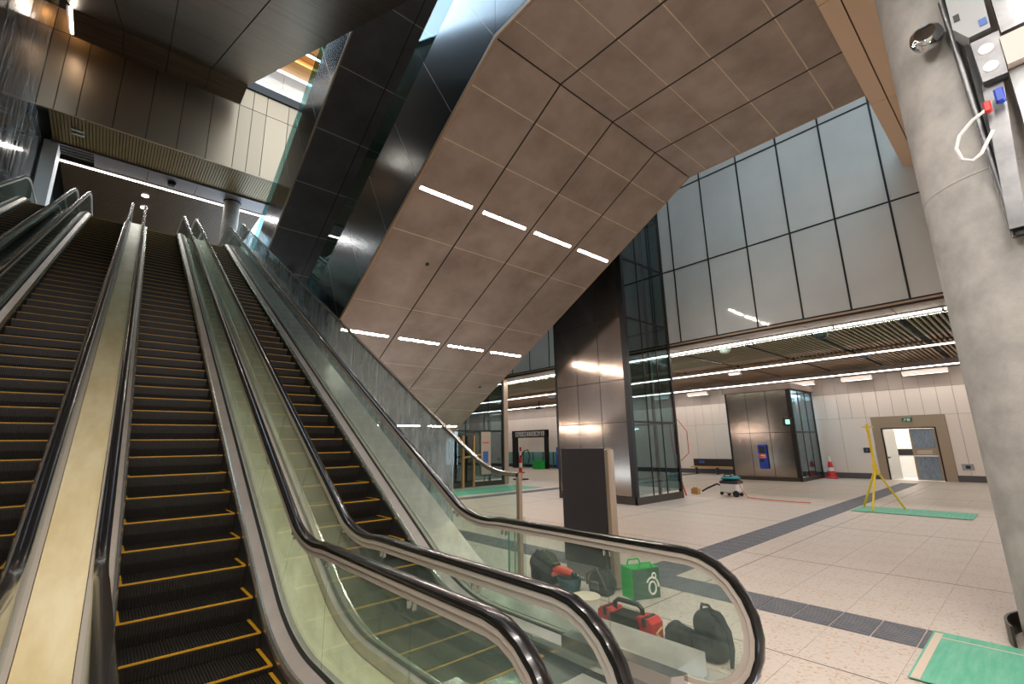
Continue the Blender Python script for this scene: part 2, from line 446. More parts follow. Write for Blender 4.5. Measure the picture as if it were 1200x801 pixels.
def make_escalator(label):
    root = thing('escalator', label, 'escalator', (0, 0, 0), local=True)
    P0 = idx_y(2.95)
    # steps
    L = [0]
    for i in range(1, len(NOSE)): L.append(L[-1] + (NOSE[i] - NOSE[i - 1]).length)
    s = L[P0] + .20
    j = P0
    while s < L[-1] - 3.3:
        while L[j + 1] < s: j += 1
        p = NOSE[j].lerp(NOSE[j + 1], (s - L[j]) / (L[j + 1] - L[j]))
        st = link('step', STEP, root, loc=(0, p.x, p.y)); y = link('demarcation_line', YEL, st)
        s += .434
    i_end = idx_y(26.4)
    for sx in (-1, 1):
        pn = 'left' if sx < 0 else 'right'
        hr, hp = hand_rail(sx * .67, MB(), MB())
        rail = hr.build('handrail', 'rubber', root, True); hp.build('handrail_profile', 'rail_profile', rail, True)
        sk = sweep([(sx * .505, .07, .07), (sx * .53, .07, .07), (sx * .53, -.3, -.3), (sx * .505, -.3, -.3)], 0).build('skirt', 'truss', root)
        sweep([(sx * .503, .05, .05), (sx * .503, .085, .085), (sx * .518, .112, .112), (sx * .538, .112, .112), (sx * .538, .05, .05)], 1).build('skirt_bead', 'skirt', sk)
        sweep([(sx * .535, .095, .095), (sx * .625, .15, .15), (sx * .625, .03, .03), (sx * .535, .03, .03)], 1).build('inner_deck', 'deck', root)
        sweep([(sx * .625, .165, .165), (sx * .655, .165, .165), (sx * .655, .03, .03), (sx * .625, .03, .03)], 3).build('glass_gasket', 'black', root)
        sweep([(sx * .655, .155, .155), (sx * .71, .155, .155), (sx * .71, .03, .03), (sx * .655, .03, .03)], 3).build('glass_channel', 'rail_profile', root)
        # newel pane
        x = sx * .668 - .006
        poly = [(x, 2.55, .16), (x, 2.55, .915)] + [(x, 1.84 - .37 * math.sin(R(a)), .55 + .37 * math.cos(R(a))) for a in range(0, 181, 15)] + [(x, 2.3, .18)]
        MB().prism(poly, (.012, 0, 0)).build('glass_pane', 'gla', root)
        i = idx_y(2.56); first = True
        while i < i_end - 4:
            k = min(i + 13, i_end)
            m = MB(); rs = []
            ids = [i, k] if all(.999 < NP[q][2] < 1.001 for q in (i, k)) else list(range(i, k + 1))
            for q in ids:
                b, t = at(q, .10, .10), at(q, .935, .835)
                if q == ids[0]: e = (NOSE[q + 1] - NOSE[q]).normalized() * .006; b = b + e; t = t + e
                if q == ids[-1]: e = (NOSE[q] - NOSE[q - 1]).normalized() * .006; b = b - e; t = t - e
                rs.append([(x, b.x, b.y), (x + .012, b.x, b.y), (x + .012, t.x, t.y), (x, t.x, t.y)])
            m.rings(rs).build('glass_pane', 'gla', root)
            if NOSE[i].x < 6.5:
                q = at(i, .875, .775); e = (NOSE[i + 1] - NOSE[i]).normalized()
                for dd in (-.03, .03):
                    c0 = q + e * dd
                    MB().rbox(sx * .668 - .014, c0.x - .008, c0.y - .022, sx * .668 + .014, c0.x + .008, c0.y + .022, .004).build('glass_clip', 'steel', root)
            i = k
        # inlet box at the foot of the newel
        bx = MB().prism([(sx * .52, 2.95, 0), (sx * .52, 1.95, 0), (sx * .60, 1.90, 0), (sx * .65, 1.90, 0), (sx * .65, 2.95, 0)], (0, 0, .21))
        ib = bx.build('handrail_inlet', 'steel', root)
    sweep([(-.84, -.3, -.3), (.84, -.3, -.3), (.84, -1.0, -1.0), (-.84, -1.0, -1.0)], 1, None).build('truss', 'truss', root)
    MB().box(-.62, 1.03, -.1, .62, 2.72, .0).build('landing_plate', 'deck', root)
    MB().prism([(-.5, 2.72, 0), (-.5, 3.12, .006), (-.5, 3.16, -.03), (-.5, 2.72, -.05)], (1.0, 0, 0)).build('comb_plate', 'steel', root)
    return root
ESC = [(.78, 'dark-stepped escalator just right of the cream strip near the camera'),
       (-.97, 'escalator left of the cream strip, black steps with yellow edges'),
       (2.57, 'escalator nearest the glass fence, its rounded handrail end in the foreground'),
       (-2.72, 'leftmost escalator running beside the streaky film-covered wall')]
e0 = make_escalator(ESC[0][1])
for k, (x, lb) in enumerate(ESC):
    e = e0 if k == 0 else copy_tree(e0)
    e.location = (x, 0, 0); e['label'] = lb; e['group'] = 'escalators side by side'
esc3 = [o for o in COL.objects if o.get('label') == ESC[2][1]][0]
# cream decks between the balustrades, steel ledge outside the last one
def strip(x0, x1, of, m, name, label, y0=1.95, y1=27, th=.05, drop=0):
    a = idx_y(y0); b = idx_y(y1)
    return struct(name, sweep([(x0, of, of - drop), (x1, of, of - drop), (x1, of - th, of - th - drop), (x0, of - th, of - th - drop)], a, b), m, label, 'deck cover')
strip(-.255, .065, .13, 'cream', 'trim_1', 'cream film-covered deck strip between two handrails left of centre')
tr1 = [o for o in COL.objects if o.name == 'trim_1'][0]
q = at(idx_y(3.3), .13, .13)
MB().box(-.255, q.x - .004, q.y - .01, .065, q.x + .004, q.y + .0015).build('joint', 'wallback', tr1)
for x_, y_, w_ in ((-.04, 2.05, .07), (-.2, 2.0, .06)):
    m_ = MB(); rs_ = []
    for k in range(7):
        a = R(200 - 35 * k); rs_.append([(x_ + .03 + .035 * math.cos(a) , y_ + yy, .165 + .035 * math.sin(a)) for yy in (0, .34 - .02 * k)] + [(x_ + .03 + .033 * math.cos(a), y_ + yy, .165 + .033 * math.sin(a)) for yy in (.34 - .02 * k, 0)])
    m_.rings(rs_).build('film_curl', 'cream', tr1, True)
strip(1.49, 1.855, .06, 'cream2', 'trim_2', 'dull cream deck strip seen through the balustrade glass right of the bright cream strip')
strip(-2.0, -1.69, -.05, 'truss', 'trim_3', 'dark deck between the two leftmost escalators')
strip(3.29, 3.74, .16, 'deck', 'trim_4', 'steel ledge outside the last balustrade beside the fence', y0=2.05, th=.16)
struct('trim_5', MB().prism([(3.74, 2.05, 0), (3.74, 4.9, 0), (3.74, 23.8, 10.9), (3.74, 26, 10.9), (3.74, 26, 9.6), (3.74, 7, -.3), (3.74, 2.05, -.3)], (.02, 0, 0)), 'deck',
       'steel side cladding of the escalator bank facing the concourse', 'cladding')
# warning stickers on the inlet box
ib = [c for c in esc3.children if c.name.startswith('handrail_inlet')][1]
def stk(name, x0, y0, x1, y1, m, z=.2105): 
    return MB().box(x0 - 2.57, y0, z, x1 - 2.57, y1, z + .002).build(name, m, ib)
stk('warning_label', 3.10, 2.42, 3.2, 2.66, 'bolt'); stk('label_panel', 3.105, 2.57, 3.195, 2.65, 'yellowpaint', .2125); stk('label_panel', 3.12, 2.45, 3.18, 2.5, 'orange', .2125); stk('label_panel', 3.12, 2.52, 3.18, 2.55, 'whiteplast', .2125)

# glass fence beside the escalators
fx = 3.80
fen = thing('glass_fence', 'tall film-smeared glass fence with steel top rail beside the escalators', 'fence', (fx, 4.22, 0))
FN = fillet([(4.22, 1.425), ((1.425 - 1.14 / S3 + HYP) / T30, 1.425), ((12.6 - 1.14 / S3 + HYP) / T30, 12.6), (27.4, 12.6)], 1.6)
MB().rings([[(fx + a, p.x, p.y + b) for a, b in ((-.025, 0), (.025, 0), (.025, -.045), (-.025, -.045))] for p in FN]).build('top_rail', 'steel', fen)
MB().box(fx - .025, 4.20, 0, fx + .025, 4.25, 1.425).build('end_post', 'champ', fen)
i = 0
def fbot(y): return max(.02, -HYP + T30 * y + .02) if y < 23.5 else 10.95
while i < len(FN) - 2:
    k = min(i + 15, len(FN) - 1); rs = []
    for q in range(i, k + 1):
        p = FN[q]; y = p.x + (.006 if q == i else -.006 if q == k else 0) + (.04 if q == 0 else 0)
        rs.append([(fx - .007, y, fbot(y)), (fx + .007, y, fbot(y)), (fx + .007, y, p.y - .045), (fx - .007, y, p.y - .045)])
    MB().rings(rs).build('glass_pane', 'gla_film' if i > 4 else 'gla_clear', fen); i = k
# small free pane with patch fittings beside the fence post
gp = thing('glass_gate', 'small narrow glass pane with steel patch fitting by the fence post', 'glass pane', (3.95, 4.6, 0))
MB().box(3.90, 4.54, .02, 4.18, 4.555, .86).build('glass_pane', 'gla_clear', gp)
MB().box(3.90, 4.535, .02, 3.905, 4.56, .86).build('edge', 'gla_edge', gp)
MB().box(3.86, 4.53, .80, 4.05, 4.565, .85).build('patch_fitting', 'champ', gp)
MB().cyl((3.96, 4.5, 0), (3.96, 4.5, .85), .008, n=8).build('rod', 'steel', gp)

# ------------------------------------------------------------------ NEAR FLIGHT (sloped soffit overhead)
XL, XRR = 4.1, 10.6
CN = .5 * 4.93 + S3 * 8.447                     # plane .5y + S3 z = CN
def zpl(y, c): return (c - .5 * y) / S3
XJ = [4.1, 5.70, 7.33, 8.98, 10.6]
nrmJ = Vector((0, .5, S3)); dJ = Vector((0, S3, -.5))
def flight(name, label, c, yf, zf, y_hi, y_lo, rows, flat_rows, side_h, gl_h, pmat='bronze', darkgap='bronze_dark'):
    """body mesh + bronze soffit panels + steel side panels + glass parapet panes"""
    zlo = zpl(y_lo, c)
    body = MB()
    d = .06
    up_ = nrmJ * (side_h - .1)
    a = Vector((0, yf, zf)) + nrmJ * d; b = Vector((0, y_lo, zlo)) + nrmJ * d
    poly = [(XL + .05, y_hi, zf + d), (XL + .05, a.y, a.z), (XL + .05, b.y, b.z), (XL + .05, y_lo + .02 + up_.y, b.z + up_.z - .2), (XL + .05, yf + up_.y, zf + up_.z), (XL + .05, y_hi, zf + side_h)]
    root = struct(name, MB().prism(poly, (XRR - XL - .1, 0, 0)), darkgap, label, 'soffit')
    g = .02
    for k in range(4):
        x0, x1 = XJ[k] + (.05 if k == 0 else g), XJ[k + 1] - (.05 if k == 3 else g)
        for r0, r1 in zip(rows[:-1], rows[1:]):
            o = Vector((x0, r0, zpl(r0, c))) + dJ * .014; L = (r1 - r0) / S3 - .028
            MB().obox(o, (x1 - x0, 0, 0), dJ * L, nrmJ * .04).build('soffit_panel', pmat, root)
        for r0, r1 in zip(flat_rows[:-1], flat_rows[1:]):
            MB().box(x0, r1 + .014, zf, x1, r0 - .014, zf + .04).build('soffit_panel', pmat, root)
    for yj in rows[1:-1]:
        o = Vector((XL + .05, yj, zpl(yj, c))) - dJ * .018 + nrmJ * .006
        MB().obox(o, (XRR - XL - .1, 0, 0), dJ * .036, nrmJ * .05).build('joint_strip', 'joint_light', root)
    for yj in flat_rows[1:-1]:
        MB().box(XL + .05, yj - .018, zf + .006, XRR - .05, yj + .018, zf + .054).build('joint_strip', 'joint_light', root)
    for k in (1, 2, 3):
        MB().obox(Vector((XJ[k] - .02, yf, zf)) + nrmJ * .001, (.04, 0, 0), dJ * ((y_lo - yf) / S3), nrmJ * .05).build('joint_channel', 'bronze_dark', root)
        if flat_rows: MB().box(XJ[k] - .02, y_hi, zf + .001, XJ[k] + .02, yf, zf + .05).build('joint_channel', 'bronze_dark', root)
    # edge trims
    for x0, x1 in ((XL, XL + .045), (XRR - .045, XRR)):
        m = MB().obox((x0, yf, zf), (x1 - x0, 0, 0), dJ * ((y_lo - yf) / S3), nrmJ * .09)
        if flat_rows: m.box(x0, y_hi, zf, x1, yf + .03, zf + .09)
        m.build('edge_trim', 'bronze_edge', root)
    # steel side cladding
    pl = 1.45
    for xs in (XL, XRR - .03):
        n = int(((y_lo - yf) / S3) / pl)
        for q in range(n):
            o = Vector((xs, yf, zf)) + dJ * (q * pl + .006) + nrmJ * .1
            MB().obox(o, (.03, 0, 0), dJ * (pl - .012), nrmJ * (side_h - .1)).build('side_panel', 'steel_side', root)
            MB().obox(o - dJ * .018 + Vector((.002, 0, 0)), (.026, 0, 0), dJ * .018, nrmJ * (side_h - .1)).build('side_joint', 'champ', root)
            o = Vector((xs, yf, zf)) + dJ * (q * pl + .006) + nrmJ * (side_h + .01)
            MB().obox(o, (.018, 0, 0), dJ * (pl - .012), nrmJ * gl_h).build('parapet_pane', 'gla_teal', root)
        if flat_rows:
            yy = yf
            # triangular closer at the fold plus level side panels
            tri = [(xs, yf, zf + .1), Vector((xs, yf, zf)) + nrmJ * .1, Vector((xs, yf, zf)) + nrmJ * side_h, (xs, yf, zf + side_h)]
            MB().prism(tri, (.03, 0, 0)).build('side_panel', 'steel_side', root)
            while yy > y_hi + .1:
                y2 = max(y_hi, yy - pl)
                MB().box(xs, y2 + .006, zf + .1, xs + .03, yy - .006, zf + side_h).build('side_panel', 'steel_side', root)
                MB().box(xs, y2 + .006, zf + side_h, xs + .018, yy - .006, zf + side_h + gl_h).build('parapet_pane', 'gla_teal', root)
                yy = y2
    return root
near = flight('ceiling_near', 'large bronze-panelled soffit that slopes down under the nearer escalator flight', CN, 4.93, 8.447, 1.0, 16.2,
              [4.93, 5.65, 6.58, 8.51, 10.43, 12.36, 13.3, 14.25, 16.2], [4.93, 4.48, 3.62, 2.77, 1.72, 1.0], 2.3, .75)
CD = CN + 8.42
yf2 = 7.0
far_f = flight('ceiling_dark', 'shade-toned bronze sloped soffit of the farther flight seen high up left of centre', CD, yf2, zpl(yf2, CD), 2.0, 23.4,
               [yf2 + .96 * i * 2 - (.0) for i in range(0, 9)], [7.0, 5.5, 4.0, 2.0], 2.3, .75, 'bronze_shaded')
# strip lights recessed in the near soffit
for r, (yl, rn) in enumerate(((7.55, 'upper'), (11.40, 'middle'), (15.22, 'lowest'))):
    for k in range(4):
        x0, x1 = XJ[k] + (.14 if k == 0 else .17), XJ[k + 1] - .17
        o = Vector((x0, yl, zpl(yl, CN))) - nrmJ * .004 - dJ * .035
        t = thing('strip_light', f'white strip light in the {rn} row of the sloped soffit, {ORD[k]} from the left', 'light', (x0, yl, zpl(yl, CN)), 'strip lights in the sloped soffit')
        MB().obox(o, (x1 - x0, 0, 0), dJ * .07, nrmJ * .006).build('diffuser', 'lamp_hall', t)
        MB().obox(o - dJ * .008, (x1 - x0, 0, 0), dJ * .008, nrmJ * .006).obox(o + dJ * .07, (x1 - x0, 0, 0), dJ * .008, nrmJ * .006).build('trim_frame', 'bronze_edge', t)
# small dark sensors in the soffit, one black speaker box on the dark flight
for px_, (x, y) in enumerate(((5.35, 9.1), (9.9, 13.0))):
    p = Vector((x, y, zpl(y, CN)))
    MB().cyl(p - nrmJ * .012, p, .05, n=14).build('sensor', 'black', None, label='small round dark sensor in the sloped soffit, ' + ('near its left edge' if px_ == 0 else 'near its lower right end'), cat='sensor')
p = Vector((4.9, 20.3, zpl(20.3, CD)))
MB().obox(p - nrmJ * .255, (.3, 0, 0), dJ * .35, nrmJ * .25).build('speaker_box', 'black', None, label='small black box hung on the dark sloped soffit', cat='speaker')
# stone wall closing the foot of the near flight
sw = struct('wall_stone', MB().box(XL, 16.22, 0, XRR, 16.5, zpl(16.2, CN) + .05), 'bronze_dark', 'dark stone wall under the foot of the sloped soffit', 'wall')
for k in range(4):
    for z0, z1 in ((.02, .72), (.76, 1.93)):
        MB().box(XJ[k] + .006, 16.19, z0, XJ[k + 1] - .006, 16.22, z1).build('stone_panel', 'stone', sw)
MB().box(XL, 16.185, .722, XRR, 16.22, .755).build('metal_band', 'steel', sw)

# tan level soffit on the right above the concrete column
tanr = struct('ceiling_tan', MB().box(XL, -8, 8.46, 26, 1.18, 8.9), 'bronze_dark', 'tan panelled bulkhead soffit at the top right behind the concrete column', 'soffit')
for x0, x1 in ((4.1, 7.6), (7.6, 10.95), (10.95, 14.3)):
    for y0, y1 in ((.92, 1.18), (-1.2, .90), (-3.6, -1.22), (-8, -3.62)):
        MB().box(x0 + .006, y0, 8.40, x1 - .006, y1, 8.46).build('panel', 'tan', tanr)

# ------------------------------------------------------------------ RIGHT CLERESTORY (frosted panes over the concourse edge)
GX = 14.4
wr = struct('wall_right', MB().box(GX + .06, -8, 5.0, GX + .3, 24.4, 16), 'void_dark', 'frosted glass clerestory wall above the concourse opening', 'wall')
YM = [-2.18, -.92, .34, 1.60, 2.79, 3.92, 5.13, 6.38, 7.62, 8.87, 10.1, 11.35, 12.6, 13.85, 15.1, 16.3, 17.6, 18.9, 20.1, 21.4]
ZM = [5.06, 7.67, 10.62, 13.5]
for y0, y1 in zip(YM[:-1], YM[1:]):
    for z0, z1 in zip(ZM[:-1], ZM[1:]):
        MB().box(GX, y0 + .02, z0 + .02, GX + .03, y1 - .02, z1 - .02).build('frosted_pane', 'frost', wr)
for y in YM:
    MB().box(GX - .012, y - .022, 5.0, GX + .06, y + .022, 13.6).build('mullion', 'mullion', wr)
for z in ZM:
    MB().box(GX - .010, YM[0], z - .022, GX + .06, YM[-1], z + .022).build('transom', 'mullion', wr)
MB().box(GX - .02, YM[0], 4.985, GX + .06, YM[-1], 5.035).build('sill_trim', 'bronze_edge', wr)
# soffit strip under the clerestory
st_ = struct('trim_6', MB().box(GX, -4, 4.93, 15.2, 24, 4.98), 'bronze_dark', 'bronze soffit strip under the frosted clerestory', 'trim')
for y0 in range(-4, 24, 2):
    MB().box(GX + .01, y0 + .01, 4.90, 15.15, y0 + 1.99, 4.93).build('panel', 'bronze', st_)

# concourse ceiling of slanted slats
cc = struct('ceiling_concourse', MB().box(15.2, -4, 5.3, 26.3, 36, 5.5).box(4.1, 17.2, 5.3, 15.2, 36, 5.5), 'void_dark', 'concourse ceiling of slanted beige slats', 'ceiling')
def slat_bay(x0, x1, y0, y1, z, pitch, w, h, ax='x'):
    """straight parallel slats filling a rectangle"""
    mb = MB(); lo, hi = (y0, y1) if ax == 'x' else (x0, x1); n = int((hi - lo) / pitch)
    for k in range(n):
        t = lo + (hi - lo) * (k + .5) / n
        if ax == 'x': mb.box(x0, t - w / 2, z, x1, t + w / 2, z + h)
        else: mb.box(t - w / 2, y0, z, t + w / 2, y1, z + h)
    return mb
yb = [-4, -.2, 2.1, 4.3, 6.3, 8.5, 11, 14.4, 19, 23.6, 28.2, 34]
for y0, y1 in zip(yb[:-1], yb[1:]):
    for x0, x1 in ((15.35, 20.4), (20.75, 25.9)):
        slat_bay(x0, x1, y0 + .06, y1 - .06, 4.95, .135, .05, .10).build('slat_bay', 'beige_slat', cc, kind='stuff')
    MB().box(15.2, y1 - .05, 4.98, 26, y1 + .05, 5.3).build('bay_divider', 'void_dark', cc)
def line_light(name, label, pts, m='lamp_line', w=.05, h=.05, group=None, seg=None, watts=0):
    """row of straight luminaires from a to b"""
    a, b = Vector(pts[0]), Vector(pts[1]); n = max(1, round((b - a).length / seg)) if seg else 1
    d = (b - a) / n; side = Vector((0, 0, 1)).cross(d).normalized() * w
    t = thing(name, label, 'light', tuple(a), group)
    for k in range(n):
        o = a + d * k - side / 2; e = d.normalized() * .03
        MB().obox(o + e + Vector((0, 0, .0)), d - 2 * e, side, (0, 0, h * .75)).build('diffuser', m, t)
        MB().obox(o - side.normalized() * .09 + Vector((0, 0, h * .75)), d, side + side.normalized() * .18, (0, 0, .02)).build('housing', 'grey_panel', t)
    if watts:                                          # the lamp's own light, sent downwards
        ld = bpy.data.lights.new('line_lamp', 'AREA'); ld.shape = 'RECTANGLE'; ld.size = w; ld.size_y = (b - a).length
        ld.energy = watts; ld.color = (1, .93, .87)
        lo = bpy.data.objects.new('lamp', ld); COL.objects.link(lo)
        lo.location = (a + b) / 2 + Vector((0, 0, -.004))
        if abs(d.x) > abs(d.y): lo.rotation_euler = (0, 0, R(90))
        lo.parent = t; lo.matrix_parent_inverse = Matrix.Translation(-Vector(t.location))
    return t
line_light('line_light', 'bright continuous light line along the clerestory soffit edge', ((15.25, -3.5, 4.84), (15.25, 22, 4.84)), w=.06, seg=2.4, watts=250)
line_light('line_light', 'thin light line across the middle of the slatted concourse ceiling', ((20.6, -3.5, 4.76), (20.6, 34, 4.76)), w=.045, seg=2.4, watts=260)
line_light('line_light', 'thin light line at the far end of the slatted ceiling above the cream wall', ((25.0, -3.5, 4.58), (25.0, 34, 4.58)), w=.035, seg=2.4, watts=220)
# smoke curtain of glass hanging under the edge
smk = thing('smoke_curtain', 'hanging glass smoke curtain below the bright light line', 'glass panel', (15.4, 1.2, 4.35))
for y0 in [-3 + 2.35 * i for i in range(11)]:
    MB().box(15.40, y0 + .006, 4.30, 15.412, y0 + 2.344, 4.95).build('glass_pane', 'gla_clear', smk)
# domes, camera, bits under the ceiling
def dome(x, y, z, label, m='spk'):
    t = thing('dome_camera', label, 'camera', (x, y, z), 'domes under the concourse ceiling')
    MB().cyl((x, y, z), (x, y, z - .10), .17, .19, 18).build('housing', 'whiteplast', t)
    MB().lathe((x, y, z), [(.18, -.10), (.17, -.17), (.12, -.23), (.02, -.26)], 18).build('dome', m, t, True)
dome(15.75, 3.9, 4.93, 'dark dome under the slatted ceiling close below the clerestory light line')
dome(20.9, 3.95, 4.93, 'dark dome hanging just past the middle light line of the slatted ceiling')
dome(15.68, 6.75, 4.93, 'white dome camera near the glass lift tower under the light line', 'whiteplast')
t = thing('small_projector', 'small white box fixture beyond the middle ceiling light line', 'fixture', (21.0, 8.7, 4.7))
MB().rbox(20.85, 8.45, 4.62, 21.1, 8.95, 4.74, .02).build('body', 'whiteplast', t); MB().cyl((20.97, 8.7, 4.74), (20.97, 8.7, 4.95), .02, n=8).build('stem', 'black', t)

# ------------------------------------------------------------------ FAR CREAM WALL
FXW = 26.1
wf = struct('wall_far', MB().box(FXW + .03, -4, 0, FXW + .3, 2.95, 5.4).box(FXW + .03, 4.85, 0, FXW + .3, 36, 5.4).box(FXW + .03, 2.95, 2.22, FXW + .3, 4.85, 5.4), 'wallback', 'cream panelled far wall of the concourse', 'wall')
y = -3.9
while y < 34:
    a, b = y + .006, y + .51 - .006
    MB().box(FXW, a, 2.70, FXW + .03, b, 3.84).build('wall_panel', 'walltile', wf)
    MB().box(FXW + .004, a, 3.86, FXW + .03, b, 4.62).build('band_panel', 'wallband', wf)
    y += .51
y = -3.9
while y < 34:
    a, b = y + .006, y + 1.02 - .006
    for p, q in ((a, min(b, 2.62)), (max(a, 5.13), b)):
        if q - p > .05 and (p >= 5.1 or q <= 2.63): MB().box(FXW, p, .25, FXW + .03, q, 2.688).build('wall_panel', 'walltile', wf)
    y += 1.02
for a, b in ((-3.9, 2.62), (5.13, 34)):
    struct('baseboard_far', MB().box(FXW - .015, a, 0, FXW + .03, b, .24), 'base_grey', 'dark grey baseboard of the far wall ' + ('right' if a < 0 else 'left') + ' of the double door', 'baseboard')
# pendants along the wall
for k, (ya, yb_) in enumerate(((2.15, 3.62), (4.66, 5.82), (6.9, 8.4), (9.6, 11.0), (12.2, 13.4), (14.6, 15.9))):
    t = thing('wall_washer', f'white box luminaire hung at the top of the cream wall, {ORD[k]} from the concrete column', 'light', (25.5, ya, 4.3), 'box luminaires along the cream wall')
    MB().rbox(25.35, ya, 4.36, 25.6, yb_, 4.54, .015).build('housing', 'wallband', t)
    MB().box(25.37, ya + .03, 4.352, 25.58, yb_ - .03, 4.36).build('diffuser', 'lamp_dim', t)
# double door
d1 = struct('door_1', MB().box(FXW - .03, 4.82, 0, FXW + .06, 5.12, 2.69).box(FXW - .03, 2.63, 0, FXW + .06, 2.98, 2.69).box(FXW - .03, 2.98, 2.2, FXW + .06, 4.82, 2.69), 'champ', 'double door in a bronze surround, left leaf open to a white room', 'door')
MB().box(FXW - .04, 4.77, 0, FXW + .08, 4.82, 2.2).box(FXW - .04, 2.98, 0, FXW + .08, 3.03, 2.2).box(FXW - .04, 2.98, 2.15, FXW + .08, 4.82, 2.2).build('door_frame', 'blacktrim', d1)
lf = MB().box(FXW + .0, 3.04, .02, FXW + .05, 3.88, 2.14).build('door_leaf', 'champ', d1)
MB().box(FXW - .006, 3.10, .06, FXW, 3.80, .98).build('film_sheet', 'doorfilm', lf); MB().box(FXW - .006, 3.10, 1.32, FXW, 3.80, 2.1).build('film_sheet', 'doorfilm', lf)
MB().box(FXW - .012, 3.25, 1.08, FXW, 3.72, 1.24).build('door_plate', 'tape', lf)
MB().cyl((FXW - .06, 3.08, 1.0), (FXW - .06, 3.84, 1.0), .03, n=10).box(FXW - .06, 3.12, .98, FXW, 3.15, 1.02).box(FXW - .06, 3.77, .98, FXW, 3.80, 1.02).build('push_bar', 'whiteplast', lf)
l2 = MB().obox((FXW + .02, 4.76, .02), (.05, .0, 0), (.62, -.28, 0), (0, 0, 2.12)).build('door_leaf', 'steel', d1)
MB().obox((FXW + .06, 4.68, .9), (.5, -.22, 0), (.02, .05, 0), (0, 0, .06)).build('push_bar', 'steel', l2)
rm = struct('wall_room', MB().box(FXW + 2.0, 2.4, 0, FXW + 2.1, 5.6, 2.6).box(FXW + .3, 2.4, 0, FXW + 2.1, 2.45, 2.6).box(FXW + .3, 5.55, 0, FXW + 2.1, 5.6, 2.6).box(FXW + .3, 2.4, 2.6, FXW + 2.1, 5.6, 2.65).box(FXW + .03, 2.4, -.05, FXW + 2.1, 5.6, 0), 'room', 'white room seen through the open door leaf', 'room')
MB().box(FXW + 1.97, 3.3, .98, FXW + 2.0, 5.0, 1.26).build('wall_band', 'black', rm)
t = thing('room_light', 'light in the white room behind the open door', 'light', (27.2, 4, 2.55)); MB().box(26.8, 3.4, 2.55, 27.6, 4.6, 2.59).build('diffuser', 'lamp_soft', t)
# exit sign over the door
t = thing('exit_sign', 'small green exit sign above the double door', 'sign', (FXW - .1, 3.85, 2.4))
MB().box(FXW - .12, 3.68, 2.44, FXW - .06, 4.02, 2.60).build('sign_box', 'green_sign', t)
ex = MB()
for y0, z0, y1, z1 in ((3.74, 2.47, 3.84, 2.57), (3.88, 2.50, 3.92, 2.56), (3.92, 2.47, 3.96, 2.51), (3.86, 2.545, 3.94, 2.565)): ex.box(FXW - .124, y0, z0, FXW - .12, y1, z1)
ex.build('running_figure', 'whiteplast', t); MB().box(FXW - .1, 3.66, 2.6, FXW - .05, 4.04, 2.66).build('bracket', 'grey_box', t)
t = thing('wall_switch', 'dark square switch plate on cream wall left of the double door', 'switch', (FXW, 5.45, 1.15)); MB().rbox(FXW - .03, 5.33, 1.14, FXW, 5.58, 1.36, .008).build('plate', 'sign_dark', t); MB().box(FXW - .034, 5.42, 1.2, FXW - .03, 5.5, 1.3).build('button', 'bluelabel', t)
t = thing('wall_socket', 'small steel socket plate low on cream wall right of the double door', 'socket', (FXW, 2.3, .5)); MB().rbox(FXW - .03, 2.1, .46, FXW, 2.45, .7, .008).build('plate', 'grey_box', t); MB().box(FXW - .034, 2.2, .52, FXW - .03, 2.34, .64).build('socket_face', 'black', t)
# bench against the wall
t = thing('bench', 'long dark bench with timber seat along the cream wall', 'bench', (25.7, 11.6, 0))
MB().rbox(25.62, 10.7, .42, 25.72, 13.55, .82, .02).build('backrest', 'sign_dark', t); MB().box(25.25, 10.7, .36, 25.66, 13.55, .42).build('seat', 'wood', t)
for y in (10.9, 12.1, 13.3): MB().box(25.35, y, 0, 25.55, y + .06, .36).build('leg', 'base_grey', t)
MB().box(25.612, 12.9, .58, 25.62, 13.2, .72).build('label_plate', 'bluelabel', t)

